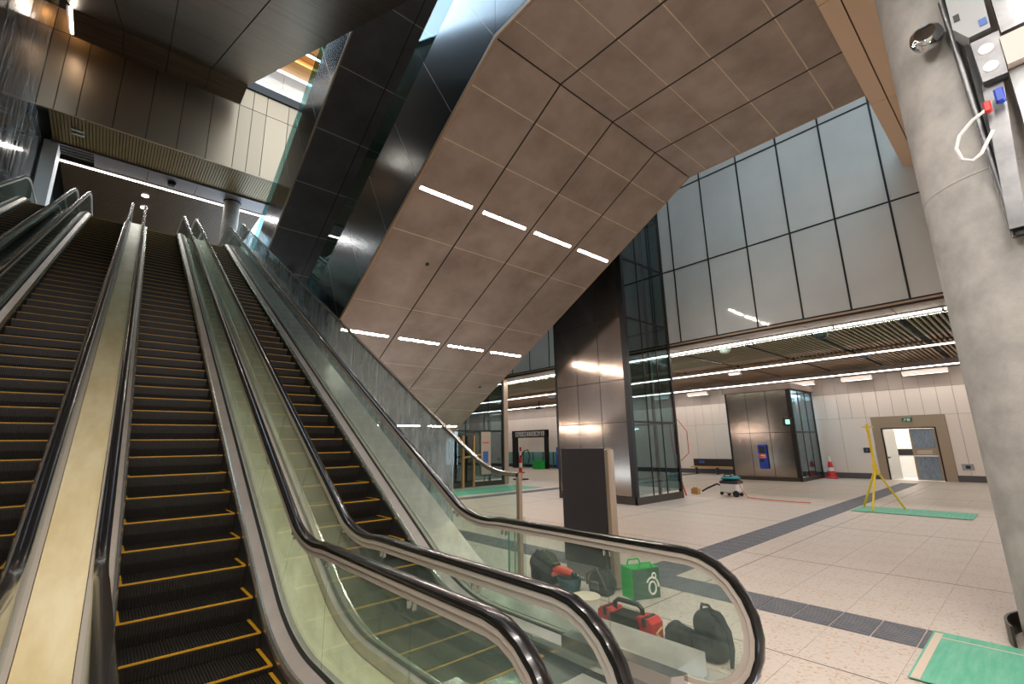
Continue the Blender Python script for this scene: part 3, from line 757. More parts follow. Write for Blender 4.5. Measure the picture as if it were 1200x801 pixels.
# ------------------------------------------------------------------ LIFT TOWERS
def lift(name, label, x0, x1, y0, y1, ztop, rows, grows, loc, plinth=.2):
    t = thing(name, label, 'lift', loc)
    n = 3
    yy = [y0 + .17 + (y1 - y0 - .25) * k / n for k in range(n + 1)]
    bk = MB().box(x0 + .035, y0 + .15, 0, x0 + .09, y1 - .07, ztop).build('backing', 'blacktrim', t)
    for za, zb in zip(rows[:-1], rows[1:]):
        for a, b in zip(yy[:-1], yy[1:]):
            MB().box(x0, a + .009, za + .010, x0 + .035, b - .009, zb - .010).build('metal_panel', 'liftpanel', t)
    MB().box(x0 - .01, y0, 0, x0 + .12, y0 + .17, ztop).build('corner_post', 'blacktrim', t)
    MB().box(x0 - .01, y1 - .08, 0, x0 + .12, y1, ztop).build('corner_post', 'blacktrim', t)
    MB().box(x1 - .1, y0, 0, x1, y0 + .1, ztop).build('corner_post', 'blacktrim', t)
    MB().box(x1 - .1, y1 - .1, 0, x1, y1, ztop).build('corner_post', 'blacktrim', t)
    MB().box(x0 - .012, y0 - .012, 0, x1, y0 + .06, plinth).box(x0 - .012, y0, 0, x0 + .035, y1, plinth).build('plinth', 'plinth', t)
    xx = [x0 + .12 + (x1 - x0 - .22) * k / n for k in range(n + 1)]
    for za, zb in zip(grows[:-1], grows[1:]):
        for a, b in zip(xx[:-1], xx[1:]):
            MB().box(a + .01, y0 + .02, za + .012, b - .01, y0 + .036, zb - .012).build('glass_pane', 'gla_lift', t)
            MB().box(a + .01, y1 - .036, za + .012, b - .01, y1 - .02, zb - .012).build('glass_pane', 'gla_lift', t)
        for yq in (y0 + .01, y1 - .05): MB().box(x0 + .1, yq, zb - .03, x1 - .05, yq + .04, zb + .03).build('transom', 'blacktrim', t)
    for a in xx[1:-1]:
        MB().box(a - .012, y0 + .008, plinth, a + .012, y0 + .04, ztop).build('mullion', 'blacktrim', t)
        MB().box(a - .012, y1 - .04, plinth, a + .012, y1 - .008, ztop).build('mullion', 'blacktrim', t)
    for a in (xx[0] + .35, xx[-1] - .4): MB().box(a, y0 + .5, 0, a + .09, y0 + .6, ztop - .1).box(a, y1 - .6, 0, a + .09, y1 - .5, ztop - .1).build('guide_rail', 'steel', t)
    for za, zb in zip(grows[:-1], grows[1:]):
        MB().box(x1 - .03, y0 + .1, za + .03, x1 - .014, y1 - .1, zb - .03).build('glass_pane', 'gla_lift', t); MB().box(x1 - .05, y0 + .1, zb - .03, x1, y1 - .1, zb + .03).build('transom', 'blacktrim', t)
    return t
LT = lift('lift_tower', 'tall lift shaft with champagne metal panels on one face and dark glass on the next', 11.8, 14.38, 8.05, 11.1, 13.8,
          [.22, 2.37, 3.66, 5.65, 7.65, 9.65, 11.65, 13.75], [.25, 2.37, 5.62, 7.64, 9.65, 11.65, 13.75], (11.8, 8.05, 0))
KL = lift('lift_kiosk', 'low lift enclosure of metal panels and glass near the cream wall', 22.8, 25.75, 7.2, 10.1, 4.0, [.16, 2.1, 3.98], [.2, 2.1, 3.98], (22.8, 7.2, 0), .16)
MB().box(22.72, 7.1, 4.0, 25.8, 10.2, 4.24).build('roof_cap', 'bronze', KL)
MB().box(23.2, 7.6, 3.8, 25.4, 9.6, 3.86).build('car_light', emit('lift_car_light', (214, 236, 255), 9), KL)
t = thing('help_point', 'blue help point with orange and white labels on the metal lift enclosure', 'help point', (22.75, 8.45, .5))
MB().rbox(22.69, 8.46, .52, 22.788, 8.84, 1.58, .02).build('housing', 'blue', t); MB().box(22.68, 8.52, 1.2, 22.69, 8.78, 1.5).build('screen', 'bolt', t)
MB().box(22.68, 8.5, .98, 22.69, 8.8, 1.16).build('label', 'orange', t); MB().box(22.677, 8.54, 1.08, 22.68, 8.72, 1.12).box(22.677, 8.5, 1.02, 22.68, 8.66, 1.04).build('label_text', 'whiteplast', t)
MB().box(22.68, 8.6, .82, 22.69, 8.8, .92).build('speaker_grille', 'bolt', t)
t = thing('lift_button', 'small dark panel with lit green square on the lift enclosure corner', 'button panel', (22.78, 7.3, 2.3)); MB().rbox(22.75, 7.26, 2.38, 22.788, 7.62, 2.72, .01).build('plate', 'sign_dark', t)
MB().box(22.742, 7.36, 2.45, 22.75, 7.52, 2.64).build('green_light', emit('green_lamp', (60, 230, 170), 2), t)
L2 = lift('lift_tower', 'dark glazed lift shaft behind the foot of the sloped soffit', 10.9, 14.3, 16.9, 19.8, 4.9, [.22, 2.4, 4.85], [.25, 2.4, 4.85], (10.9, 16.9, 0))
MB().box(11.55, 17.3, 0, 12.9, 17.36, 2.3).build('lift_door', 'blacktrim', L2); MB().box(12.9, 16.84, .5, 13.45, 16.90, 2.36).build('call_panel', 'champ', L2)
MB().box(13.0, 16.835, 1.0, 13.3, 16.84, 1.5).build('call_label', 'bluelabel', L2); MB().box(12.98, 16.835, 1.86, 13.35, 16.84, 1.9).build('indicator', 'red', L2)
for o_, nm in ((MB().box(11.72, 16.6, 0, 11.82, 16.68, 2.2), 'left'), (MB().box(12.3, 16.6, 0, 12.38, 16.68, 2.2), 'right')):
    o_.build('timber_prop', 'wood', None, label=f'upright raw timber prop before the dark glazed lift, {nm} one', cat='timber', group='timber props')
MB().obox((11.75, 16.56, 1.22), (.95, 0, .12), (0, .04, 0), (0, 0, .08)).build('timber_prop', 'wood', None, label='slanting raw timber rail across two upright props', cat='timber', group='timber props')
MB().box(14.45, 17.05, 0, 14.7, 17.3, 4.92).build('post', 'champ', None, label='slim beige square post beside the dark glazed lift', cat='post')

# ------------------------------------------------------------------ UPPER HALL at the top of the escalators
ZB, YB = 15.2, 23.9
uf = struct('floor_upper', MB().box(-3.7, 26.3, 10.6, 3.76, 42, 11.1).box(-3.7, 26.3, 10.6, -3.6, 42, 11.1), 'floor', 'upper landing floor behind the escalator tops', 'floor')
wb2 = struct('wall_back', MB().box(-3.7, YB + .04, ZB, 9.5, YB + .3, 19.9), 'bronze_dark', 'champagne panelled bulkhead wall above the upper landing', 'wall')
XB = [-3.70, -3.2, -2.54, -1.41, -.29, .82, 1.93, 3.03, 3.62, 4.25, 5.3, 6.4, 7.5, 8.6]
for a, b in zip(XB[:-1], XB[1:]):
    for z0, z1 in ((ZB, 18.75), (18.77, 19.85)):
        MB().box(a + .014, YB, z0 + .01, b - .014, YB + .04, z1).build('wall_panel', 'backpanel', wb2)
MB().box(-3.7, YB - .02, ZB - .03, 9.5, YB + .05, ZB).build('edge_trim', 'bronze_edge', wb2)
MB().box(-3.7, YB - .1, 19.86, 9.5, YB + .35, 20.3).build('top_beam', 'blacktrim', wb2)
cu = struct('ceiling_upper', MB().box(-3.7, YB + .31, ZB + .12, 5.4, 42, ZB + .4), 'void_dark', 'slatted ceiling of the upper landing', 'ceiling')
slat_bay(-3.35, 5.3, YB + .06, 26.4, ZB - .03, .11, .085, .12, 'y').build('slat_bay', 'olive', cu, kind='stuff')
slat_bay(-3.2, 5.3, 28.2, 41, ZB - .03, .17, .10, .12, 'x').build('slat_bay', 'brown_slat', cu, kind='stuff')
for x0 in range(-2, 6, 2):
    MB().box(x0 + .01, 26.55, ZB - .06, x0 + 1.99, 27.95, ZB + .12).build('beam_panel', 'grey_panel', cu)
MB().box(-3.4, 26.42, ZB - .12, 5.4, 26.54, ZB + .12).build('beam_edge', 'grey_panel', cu)
for k in range(4): MB().cyl((-3.3, 26.75 + .28 * k, ZB + .05), (-2.0, 26.75 + .28 * k, ZB + .05), .05, n=8).build('service_pipe', 'galv', cu)
line_light('line_light', 'bright light line across the ceiling at the top of the escalators', ((-3.3, 28.06, ZB - .13), (5.3, 28.06, ZB - .13)), w=.09, watts=110)
for k, (x, y) in enumerate(((.05, 29.6), (.08, 31.2))):
    MB().cyl((x, y, ZB - .09), (x, y, ZB - .03), .16, n=18).build('downlight', 'lamp_dim', None, label='small round ceiling light above the escalator tops, ' + ('nearer' if k == 0 else 'farther') + ' of two', cat='light', group='round ceiling lights of the upper landing')
for k, (x, y) in enumerate(((-2.5, 24.9), (-2.5, 25.25))):
    MB().rbox(x - .2, y - .06, ZB - .09, x + .2, y + .06, ZB - .035, .01).build('emergency_light', 'whiteplast', None, label='short white fitting on olive slats at upper left, ' + ('nearer' if k == 0 else 'farther') + ' of a pair', cat='light', group='white fittings on the olive slats')
t = thing('security_camera', 'small black camera box on the grey beam before the light line', 'camera', (1.0, 27.0, ZB - .1)); MB().rbox(.8, 26.9, ZB - .3, 1.15, 27.2, ZB - .09, .03).build('body', 'black', t); MB().cyl((.98, 27.05, ZB - .09), (.98, 27.05, ZB - .06), .06, n=10).build('mount', 'black', t)
struct('trim_7', MB().box(-3.62, 26.6, 11.1, -3.15, 27.6, ZB), 'white', 'white pier at the top left beside the streaky wall', 'pier')
t = thing('round_column', 'round grey column standing at the top of the escalators', 'column', (3.74, 27.5, 11.1))
MB().cyl((3.74, 27.5, 10.6), (3.74, 27.5, ZB - .08), .39, n=36).build('shaft', 'concrete', t, True); MB().cyl((3.74, 27.5, ZB - .10), (3.74, 27.5, ZB - .062), .44, n=36).build('collar', 'blacktrim', t, True)
struct('wall_upper_end', MB().box(-3.7, 42, 11, 9.5, 42.2, 16), 'brown_slat', 'dark end wall of the upper landing', 'wall')
struct('sky_blocker', MB().box(-4, 16.5, 20.4, 2.95, 24.2, 20.6), 'void_dark', 'dark roof slab added to shut out sky light above the sloped ceiling', 'blocker')  # unseen slab, added to keep sky light off the bulkhead wall
# bright upper storey seen through the opening
wu = struct('wall_upper_glazing', MB().box(1.5, 25.6, 19.9, 10, 25.75, 23.1), 'white', 'pale glazed wall of the storey above seen through the opening', 'wall')
for x0 in [1.6 + 1.2 * i for i in range(7)]:
    MB().box(x0 + .03, 25.55, 20.3, x0 + 1.17, 25.6, 23.0).build('frosted_pane', 'frost', wu)
cw = struct('ceiling_warm', MB().box(2.9, 20.2, 23.4, 10, 25.75, 23.6), 'warmceil', 'orange soffit of the storey above seen through the opening', 'ceiling')
for y in (20.6, 22.3, 24.2): MB().box(2.9, y, 23.05, 10, y + .5, 23.4).build('beam', 'warmceil', cw)
line_light('line_light', 'warm light line on the orange soffit seen through the high opening', ((3.2, 23.6, 23.32), (9.5, 23.6, 23.32)), w=.12, watts=120)

# sloped ceiling over the escalators
ZC, YC = 18.2, 21.5
dI = Vector((0, S3, .5)); nI = Vector((0, -.5, S3))
XC = [-2.99, -1.48, .0, 1.49, 2.96]
y_lo = 2.6; z_lo = ZC - (YC - y_lo) * T30
ci = struct('ceiling_sloped', MB().prism([(XC[0] + .04, y_lo, z_lo + .05), (XC[0] + .04, YC, ZC + .05), (XC[0] + .04, 23.06, ZC + .05), (XC[0] + .04, 23.06, ZC + 1.2), (XC[0] + .04, YC - .6, ZC + 1.2), (XC[0] + .04, y_lo - .6, z_lo + 1.2)], (XC[-1] - XC[0] - .08, 0, 0)),
            'bronze_dark', 'brushed bronze sloped ceiling panels at the top left over the escalators', 'ceiling')
Ls = (YC - y_lo) / S3
for a, b in zip(XC[:-1], XC[1:]):
    n = 13
    for k in range(n):
        o = Vector((a + .014, y_lo, z_lo)) + dI * (Ls * k / n + .005)
        MB().obox(o, (b - a - .028, 0, 0), dI * (Ls / n - .01), nI * .05).build('soffit_panel', 'brushed', ci)
    for y0, y1 in ((YC, 22.05), (22.05, 23.08)):
        MB().box(a + .014, y0 + .005, ZC, b - .014, y1 - .005, ZC + .05).build('soffit_panel', 'brushed', ci)
MB().obox((XC[-1] - .03, y_lo, z_lo), (.03, 0, 0), dI * Ls, nI * 1.1).build('side_fascia', 'brushed', ci)
MB().obox((XC[0], y_lo, z_lo), (.03, 0, 0), dI * Ls, nI * 1.1).build('side_fascia', 'brushed', ci)
struct('ceiling_entry', MB().box(-3.7, -8, z_lo, 3.9, y_lo, z_lo + .3), 'brushed', 'level ceiling over the foot of the escalators', 'ceiling')
for k, yy_ in enumerate((1.6, -1.2, -4.2)):
    line_light('line_light', f'ceiling light line over the foot of the escalators, {ORD[k]} row from the steps', ((-3.3, yy_, z_lo - .075), (3.6, yy_, z_lo - .075)), w=.10, seg=1.75, watts=330, group='light lines over the escalator foot')
line_light('line_light', 'short upright-looking light strip at the top left end of the sloped ceiling', ((XC[0] - .05, YC, ZC + .02), (XC[0] - .05, 23.05, ZC + .02)), w=.08, m='lamp_led')
t = thing('wall_spot', 'warm spotlight washing the bulkhead panels at the top left', 'light', (-3.2, 22.9, 20.2)); MB().cyl((-3.2, 22.9, 20.2), (-3.2, 22.95, 20.02), .09, n=14).build('can', 'black', t); MB().cyl((-3.2, 22.95, 20.01), (-3.2, 22.953, 20.0), .08, n=14).build('lens', emit('warm_lamp', (255, 200, 130), 160), t)

# left wall under protective film
wl = struct('wall_left', MB().box(-4.0, -8, 0, -3.74, 42, 23), 'void_dark', 'glossy dark left wall smeared with protective film', 'wall')
y = -2.0
while y < 28.5:
    z = 0
    while z < 22.5:
        MB().box(-3.74, y + .008, z + .008, -3.70, y + 1.292, z + 2.49).build('wall_panel', 'dirtywall', wl); z += 2.5
    y += 1.3
struct('wall_rear', MB().box(-4.0, -8.3, 0, 26.3, -8, 18), 'walltile', 'plain wall behind the viewpoint', 'wall')

struct('wall_concourse_end', MB().box(3.9, 36, -.1, 26.4, 36.2, 5.5), 'walltile', 'cream end wall far down the concourse', 'wall')
struct('wall_concourse_side', MB().box(3.9, 16.6, -.1, 4.08, 36, 5.3), 'bronze', 'bronze side wall of the concourse behind the escalator bank', 'wall')
struct('wall_end', MB().box(5.4, 24.25, 5.3, 14.7, 24.4, 19.9), 'backpanel', 'panelled end wall behind the upper flights', 'wall')
sk_ = struct('ceiling_skylight', MB().box(9.3, -8, 15.6, 9.6, 24.2, 16.0).box(14.2, -8, 15.6, 14.5, 24.2, 16.0), 'grey_panel', 'steel edge beams of the skylight over the void', 'skylight')
for k in range(11):
    y = -6.5 + 2.9 * k
    MB().box(9.6, y, 15.65, 14.2, y + .22, 15.95).build('rafter', 'grey_panel', sk_)
    MB().obox((9.6, y + .3, 15.7), (4.6, 2.3, 0), (-.07, .14, 0), (0, 0, .18)).build('brace', 'grey_panel', sk_)

# ------------------------------------------------------------------ CONCRETE COLUMN with services (right foreground)
cx, cyy, cr = 6.3, -.18, .62
colm = thing('concrete_column', 'big round concrete column filling the right edge', 'column', (cx, cyy, 0))
MB().cyl((cx, cyy, -.0), (cx, cyy, 8.46), cr, n=72).build('shaft', 'concrete', colm, True)
MB().lathe((cx, cyy, 0), [(cr + .002, 4.10), (cr + .004, 4.105), (cr + .004, 4.115), (cr + .002, 4.12)], 72).build('formwork_joint', 'concrete', colm)
ring = MB(); rs = []
for k in range(0, 15):
    a = R(20 + 6.5 * k); c_, s_ = math.cos(a), math.sin(a)
    rs.append([(cx + c_ * .70, cyy + s_ * .70, 0), (cx + c_ * .72, cyy + s_ * .72, 0), (cx + c_ * .72, cyy + s_ * .72, .17), (cx + c_ * .70, cyy + s_ * .70, .17)])
ring.rings(rs).build('base_ring', 'plinth', None, label='curved metal skirting piece standing behind the foot of the concrete column', cat='skirting')

# ------------------------------------------------------------------ TOTEM, BAGS, TOOLS
t = thing('totem_sign', 'blank charcoal totem sign with champagne edge behind the balustrade', 'sign', (5.0, 3.8, 0))
MB().rbox(4.97, 3.86, .22, 5.07, 4.62, 1.69, .006).build('face', 'sign_dark', t); MB().rbox(4.96, 3.77, .0, 5.08, 3.86, 1.69, .02).build('side_edge', 'champ', t); MB().box(4.98, 3.86, 0, 5.06, 4.60, .21).build('plinth', 'grey_panel', t)

def toolbox(x, y, L, label):
    t = thing('tool_case', label, 'tool case', (x, y, 0)); w = .17
    MB().prism([(x, y, 0), (x, y + L, 0), (x, y + L, .18), (x, y + L - .04, .215), (x, y + L * .74, .215), (x, y + L * .68, .15), (x, y + L * .32, .15), (x, y + L * .26, .215), (x, y + .04, .215), (x, y, .18)], (w, 0, 0)).build('body', 'red', t)
    MB().prism([(x - .012, y + L * .25, .02), (x - .012, y + L * .75, .02), (x - .012, y + L * .80, .10), (x - .012, y + L * .74, .19), (x - .012, y + L * .26, .19), (x - .012, y + L * .2, .10)], (w + .024, 0, 0)).build('front_panel', 'black', t)
    h = MB().tube([(x + w / 2, y + L * .24, .18), (x + w / 2, y + L * .25, .26), (x + w / 2, y + L * .32, .29), (x + w / 2, y + L * .68, .29), (x + w / 2, y + L * .75, .26), (x + w / 2, y + L * .76, .18)], .022, 8).build('handle', 'black', t, True)
    for q in (.10, .82): MB().rbox(x - .008, y + L * q, .14, x + w + .008, y + L * (q + .08), .222, .01).build('latch', 'black', t)
    MB().box(x - .016, y + L * .40, .06, x - .012, y + L * .6, .11).build('badge', 'greycloth', t)
toolbox(3.86, 2.58, .60, 'red and black plastic tool case with carry handle beyond the steel ledge')

def lump(name, label, cat, c, sx, sy, sz, m, seed, lobes=(), rz=0):
    """soft bag: a squashed rounded body with folds, sitting on the floor"""
    rnd = random.Random(seed); t = thing(name, label, cat, (c[0], c[1], 0)); mb = MB(); rs = []; n = 20
    for k in range(11):
        v = k / 10; z = sz * v; rad = (1 - max(0, (v - .55) / .45) ** 2.2) ** .5 if v < 1 else .05
        rad *= (.86 + .14 * min(1, v * 6)); ring = []
        for j in range(n):
            a = 2 * math.pi * j / n; ca, sa = math.cos(a), math.sin(a)
            ca = math.copysign(abs(ca) ** .75, ca); sa = math.copysign(abs(sa) ** .75, sa)
            w = 1 + .07 * math.sin(3 * a + 5 * v + seed) + .05 * math.sin(7 * a - 4 * v + seed * 2)
            x, y = ca * sx * rad * w, sa * sy * rad * w
            zz = z * (1 + .10 * math.sin(2 * a + seed) * v)
            ring.append((c[0] + x * math.cos(rz) - y * math.sin(rz), c[1] + x * math.sin(rz) + y * math.cos(rz), zz))
        rs.append(ring)
    mb.rings(rs).build('bag_body', m, t, True); return t
t = lump('shoulder_bag', 'slouched black cloth bag leaning near the drill', 'bag', (4.62, 4.66), .15, .20, .36, 'blackcloth', 3)
MB().tube([(4.55, 4.45, .28), (4.5, 4.5, .37), (4.5, 4.68, .40), (4.55, 4.78, .30)], .014, 6).build('strap', 'blackcloth', t, True)
t = lump('duffel_bag', 'dark duffel bag with grey strap beside the green shopping bag', 'bag', (4.76, 3.84), .12, .16, .26, 'blackcloth', 8)
MB().tube([(4.66, 3.98, .10), (4.62, 3.95, .22), (4.66, 3.84, .30), (4.64, 3.74, .20), (4.66, 3.70, .08)], .014, 6).build('strap', 'greycloth', t, True); MB().rbox(4.62, 3.78, .05, 4.68, 3.92, .16, .02).build('side_pocket', 'greycloth', t, True)
t = lump('tool_pouch', 'low black tool pouch between tool case and rucksack', 'bag', (4.04, 2.42), .11, .12, .20, 'blackcloth', 12)
MB().tube([(3.90, 2.5, .06), (3.88, 2.55, .12), (3.94, 2.53, .16)], .012, 6).build('timber_grip', 'wood', t, True)
# rucksack
t = thing('rucksack', 'upright black rucksack with hanging shoulder strap by the handrail end', 'rucksack', (4.05, 2.12, 0))
m = MB(); rs = []
for k in range(12):
    v = k / 11; z = .02 + .36 * v; q = (1 - max(0, (v - .6) / .4) ** 2.4) ** .5 if v < 1 else .1
    rs.append([(4.05 + math.copysign(abs(math.cos(a)) ** .6, math.cos(a)) * .11 * q * (1 + .05 * math.sin(9 * v)), 2.14 + math.copysign(abs(math.sin(a)) ** .6, math.sin(a)) * .125 * q * (1 + .04 * math.sin(7 * v + a)), z) for a in [2 * math.pi * j / 20 for j in range(20)]])
m.rings(rs).build('bag_body', 'blackcloth', t, True)
MB().tube([(4.0, 2.08, .36), (3.96, 2.0, .36), (3.93, 1.93, .28), (3.92, 1.91, .16), (3.92, 1.925, .03)], [.02, .024, .024, .022, .014], 6).build('shoulder_strap', 'blackcloth', t, True)
MB().tube([(4.02, 2.19, .37), (4.0, 2.17, .415), (4.0, 2.11, .415), (4.02, 2.09, .37)], .012, 6).build('grab_loop', 'blackcloth', t, True)
MB().rbox(3.91, 2.04, .05, 3.95, 2.24, .2, .02).build('front_pocket', 'blackcloth', t)
t = thing('tape_roll', 'small roll of brown tape on the floor by the rucksack', 'tape', (4.0, 1.95, 0)); MB().lathe((4.0, 1.83, .0), [(.045, 0), (.08, 0), (.08, .04), (.045, .04)], 20).build('roll', 'wood', t, True); MB().lathe((4.0, 1.83, .0), [(.04, 0.001), (.045, 0.001), (.045, .039), (.04, .039)], 20).build('core', 'whiteplast', t)
# green shopping bag
t = thing('shopping_bag', 'green reusable shopping bag with white rounded emblem on dark side', 'bag', (5.0, 3.5, 0))
A, B, C_, D_ = Vector((4.86, 3.62, 0)), Vector((4.80, 3.42, 0)), Vector((5.12, 3.28, 0)), Vector((5.18, 3.48, 0))
hgt = Vector((0, 0, .33))
MB().prism([A, B, C_, D_], hgt).build('bag_body', 'green', t)
nf = (C_ - B).normalized(); fn_ = Vector((nf.y, -nf.x, 0))
MB().prism([B + fn_ * .002 + nf * .0, C_ + fn_ * .002, C_ + fn_ * .006, B + fn_ * .006], hgt * .97).build('side_print', 'darkgreen', t)
def on_side(u, v): return B + fn_ * .0075 + (C_ - B) * u + hgt * v
em = MB()
em.tube([on_side(.72 + .13 * math.cos(a), .34 + .20 * math.sin(a)) for a in [2 * math.pi * k / 20 for k in range(20)]], .012, 5, True)
em.tube([on_side(.72 + .23 * math.cos(a), .36 + .32 * math.sin(a)) for a in [R(150) - R(300) * k / 16 for k in range(9)]], .012, 5)
em.tube([on_side(.80 + .07 * math.cos(a), .72 + .09 * math.sin(a)) for a in [2 * math.pi * k / 14 for k in range(14)]], .009, 5, True)
em.build('emblem', 'whiteplast', t, True)
for a, b in ((A, D_), (B, C_)): MB().tube([a.lerp(b, .25) + hgt, a.lerp(b, .3) + hgt * 1.16, a.lerp(b, .7) + hgt * 1.16, a.lerp(b, .75) + hgt], .01, 6).build('handle', 'green', t, True)
# bucket with drill
t = thing('bucket', 'dark teal bucket holding up the red drill', 'bucket', (4.52, 4.0, 0)); MB().lathe((4.52, 4.14, 0), [(.12, 0), (.145, .15), (.152, .15), (.152, .165), (.138, .165), (.115, .01)], 24).build('shell', 'teal_dark', t, True)
t = thing('power_drill', 'red power drill lying across the teal bucket', 'drill', (4.5, 4.05, .16))
MB().tube([(4.50, 4.36, .22), (4.50, 4.29, .225), (4.50, 4.20, .225), (4.5, 4.12, .22), (4.5, 4.07, .215)], [.045, .055, .055, .05, .035], 12).build('motor_body', 'redtool', t, True)
MB().tube([(4.50, 4.07, .215), (4.5, 4.02, .212)], [.03, .026], 12).build('chuck', 'black', t, True); MB().tube([(4.5, 4.02, .212), (4.5, 3.86, .20)], .008, 8).build('drill_bit', 'steel', t)
MB().tube([(4.5, 4.29, .20), (4.48, 4.34, .17), (4.47, 4.38, .165)], .022, 8).build('grip', 'redtool', t, True); MB().rbox(4.45, 4.30, .265, 4.55, 4.38, .30, .01).build('battery', 'black', t)
t = thing('round_tub', 'buff round lidded tub in front of the green shopping bag', 'tub', (4.2, 3.62, 0)); MB().lathe((4.2, 3.62, 0), [(.13, 0), (.15, .12), (.15, .12)], 24).build('shell', 'whiteplast', t, True); MB().lathe((4.2, 3.62, .12), [(.16, 0), (.16, .015), (.15, .02), (.01, .02)], 24).build('lid', 'bufflid', t, True)

# ------------------------------------------------------------------ MATS, TRIPOD, VACUUM, CONE, BOLLARD
t = thing('green_mat', 'green protective mat with beige tape edge at the bottom right corner', 'mat', (5.3, .5, 0)); MB().box(4.76, -1.6, .011, 6.01, 1.0, .017).build('sheet', 'green_mat', t)
MB().box(4.76, .93, .0172, 5.96, .985, .0185).build('tape_edge', 'tape', t); MB().box(5.84, -1.6, .0172, 5.86, .93, .0185).build('tape_edge', 'tape', t)
MB().box(14.3, 1.36, .011, 15.5, 3.55, .016).build('green_mat', 'green_mat', None, label='long green mat under the yellow tripod', cat='mat')
MB().box(9.2, 14.3, .011, 14.2, 16.0, .015).build('green_mat', 'green_mat', None, label='pale green sheet on the floor before the dark glazed lift', cat='mat')
t = thing('tripod_stand', 'yellow metal tripod stand on the long green mat', 'tripod', (14.95, 3.03, 0))
MB().cyl((14.95, 3.03, .95), (14.95, 3.03, 2.05), .032, n=10).build('mast', 'yellowpaint', t, True); MB().cyl((14.95, 3.03, .85), (14.95, 3.03, 1.12), .055, n=10).build('collar', 'yellowpaint', t, True)
for fx_, fy_ in ((15.1, 3.44), (14.42, 3.12), (15.2, 2.62)): MB().cyl((14.95, 3.03, 1.0), (fx_, fy_, .036), .024, n=8).build('leg', 'yellowpaint', t, True)
MB().box(14.93, 2.9, 2.03, 14.97, 3.16, 2.06).box(14.90, 3.0, 1.93, 15.0, 3.06, 2.12).build('head', 'yellowpaint', t)
# vacuum
t = thing('dust_extractor', 'white and teal wheeled dust extractor on the concourse floor', 'vacuum', (15.75, 7.1, 0)); vx, vy = 15.75, 7.1
MB().rbox(vx - .25, vy - .28, .10, vx + .25, vy + .28, .44, .05).build('tank', 'whiteplast', t, True); MB().rbox(vx - .26, vy - .29, .38, vx + .26, vy + .29, .50, .04).build('seal_band', 'black', t, True)
MB().rbox(vx - .24, vy - .27, .5, vx + .24, vy + .27, .64, .07).build('lid', 'teal', t, True); MB().tube([(vx - .2, vy - .1, .62), (vx - .2, vy - .1, .7), (vx - .2, vy + .1, .7), (vx - .2, vy + .1, .62)], .02, 6).build('handle', 'black', t)
for a, b in ((-.28, -.24), (-.28, .22)): MB().cyl((vx + a, vy + b, .1), (vx + a + .05, vy + b, .1), .10 if b < 0 else .05, n=16).build('wheel', 'black', t)
for a in (-.2, .2): MB().cyl((vx + .2, vy + a, .06), (vx + .25, vy + a, .06), .06, n=14).build('wheel', 'black', t)
MB().tube([(vx, vy + .28, .3), (vx + .05, vy + .5, .36), (vx, vy + .8, .22), (vx - .05, vy + 1.0, .1)], .03, 8).build('hose', 'black', t, True)
MB().tube([(15.6, 6.8, .5), (15.6, 6.7, .2), (15.5, 6.5, .02), (15.3, 6.0, .02), (15.2, 5.2, .02), (15.25, 4.7, .02)], .012, 6).build('power_cable', 'orange', None, True, label='thin orange cable trailing from the dust extractor', cat='cable')
t = thing('cut_block', 'small brown box at the end of the extractor hose', 'box', (15.7, 8.15, 0)); MB().rbox(15.6, 8.2, 0, 15.8, 8.45, .18, .01).build('carton', 'wood', t); MB().box(15.66, 8.25, .18, 15.74, 8.4, .22).build('flap', 'wood', t)
t = thing('leaning_pole', 'red and blue pole leaning at the lift tower corner', 'pole', (14.75, 7.9, 0))
MB().cyl((15.0, 8.3, .0), (14.6, 8.35, 1.0), .025, n=8).build('lower_pole', 'orange', t); MB().cyl((14.6, 8.35, 1.0), (14.55, 8.36, 1.3), .03, n=8).build('blue_joint', 'blue', t); MB().cyl((14.55, 8.36, 1.3), (14.45, 8.38, 2.45), .022, n=8).build('upper_pole', 'red', t)
MB().tube([(14.45, 8.38, 2.4), (14.5, 8.1, 2.5), (14.6, 7.85, 2.1), (14.6, 7.85, 1.4), (14.5, 8.1, 1.15)], .012, 6).build('looped_hose', 'red', t, True)
# cone
t = thing('traffic_cone', 'red traffic cone by the cream wall next to the lift enclosure', 'cone', (25.6, 6.85, 0))
MB().rbox(25.35, 6.6, 0, 25.85, 7.1, .07, .03).build('base', 'red', t); MB().lathe((25.6, 6.85, .07), [(.2, 0), (.10, .5), (.06, .72), (.04, .72)], 20).build('cone_body', 'red', t, True)
MB().lathe((25.6, 6.85, .07), [(.152, .26), (.118, .42), (.113, .42), (.145, .26)], 20).build('reflective_band', 'whiteplast', t, True); MB().lathe((25.6, 6.85, .75), [(.07, 0), (.08, .08), (.05, .14), (.05, .22), (.01, .24)], 14).build('lamp_top', 'whiteplast', t, True)
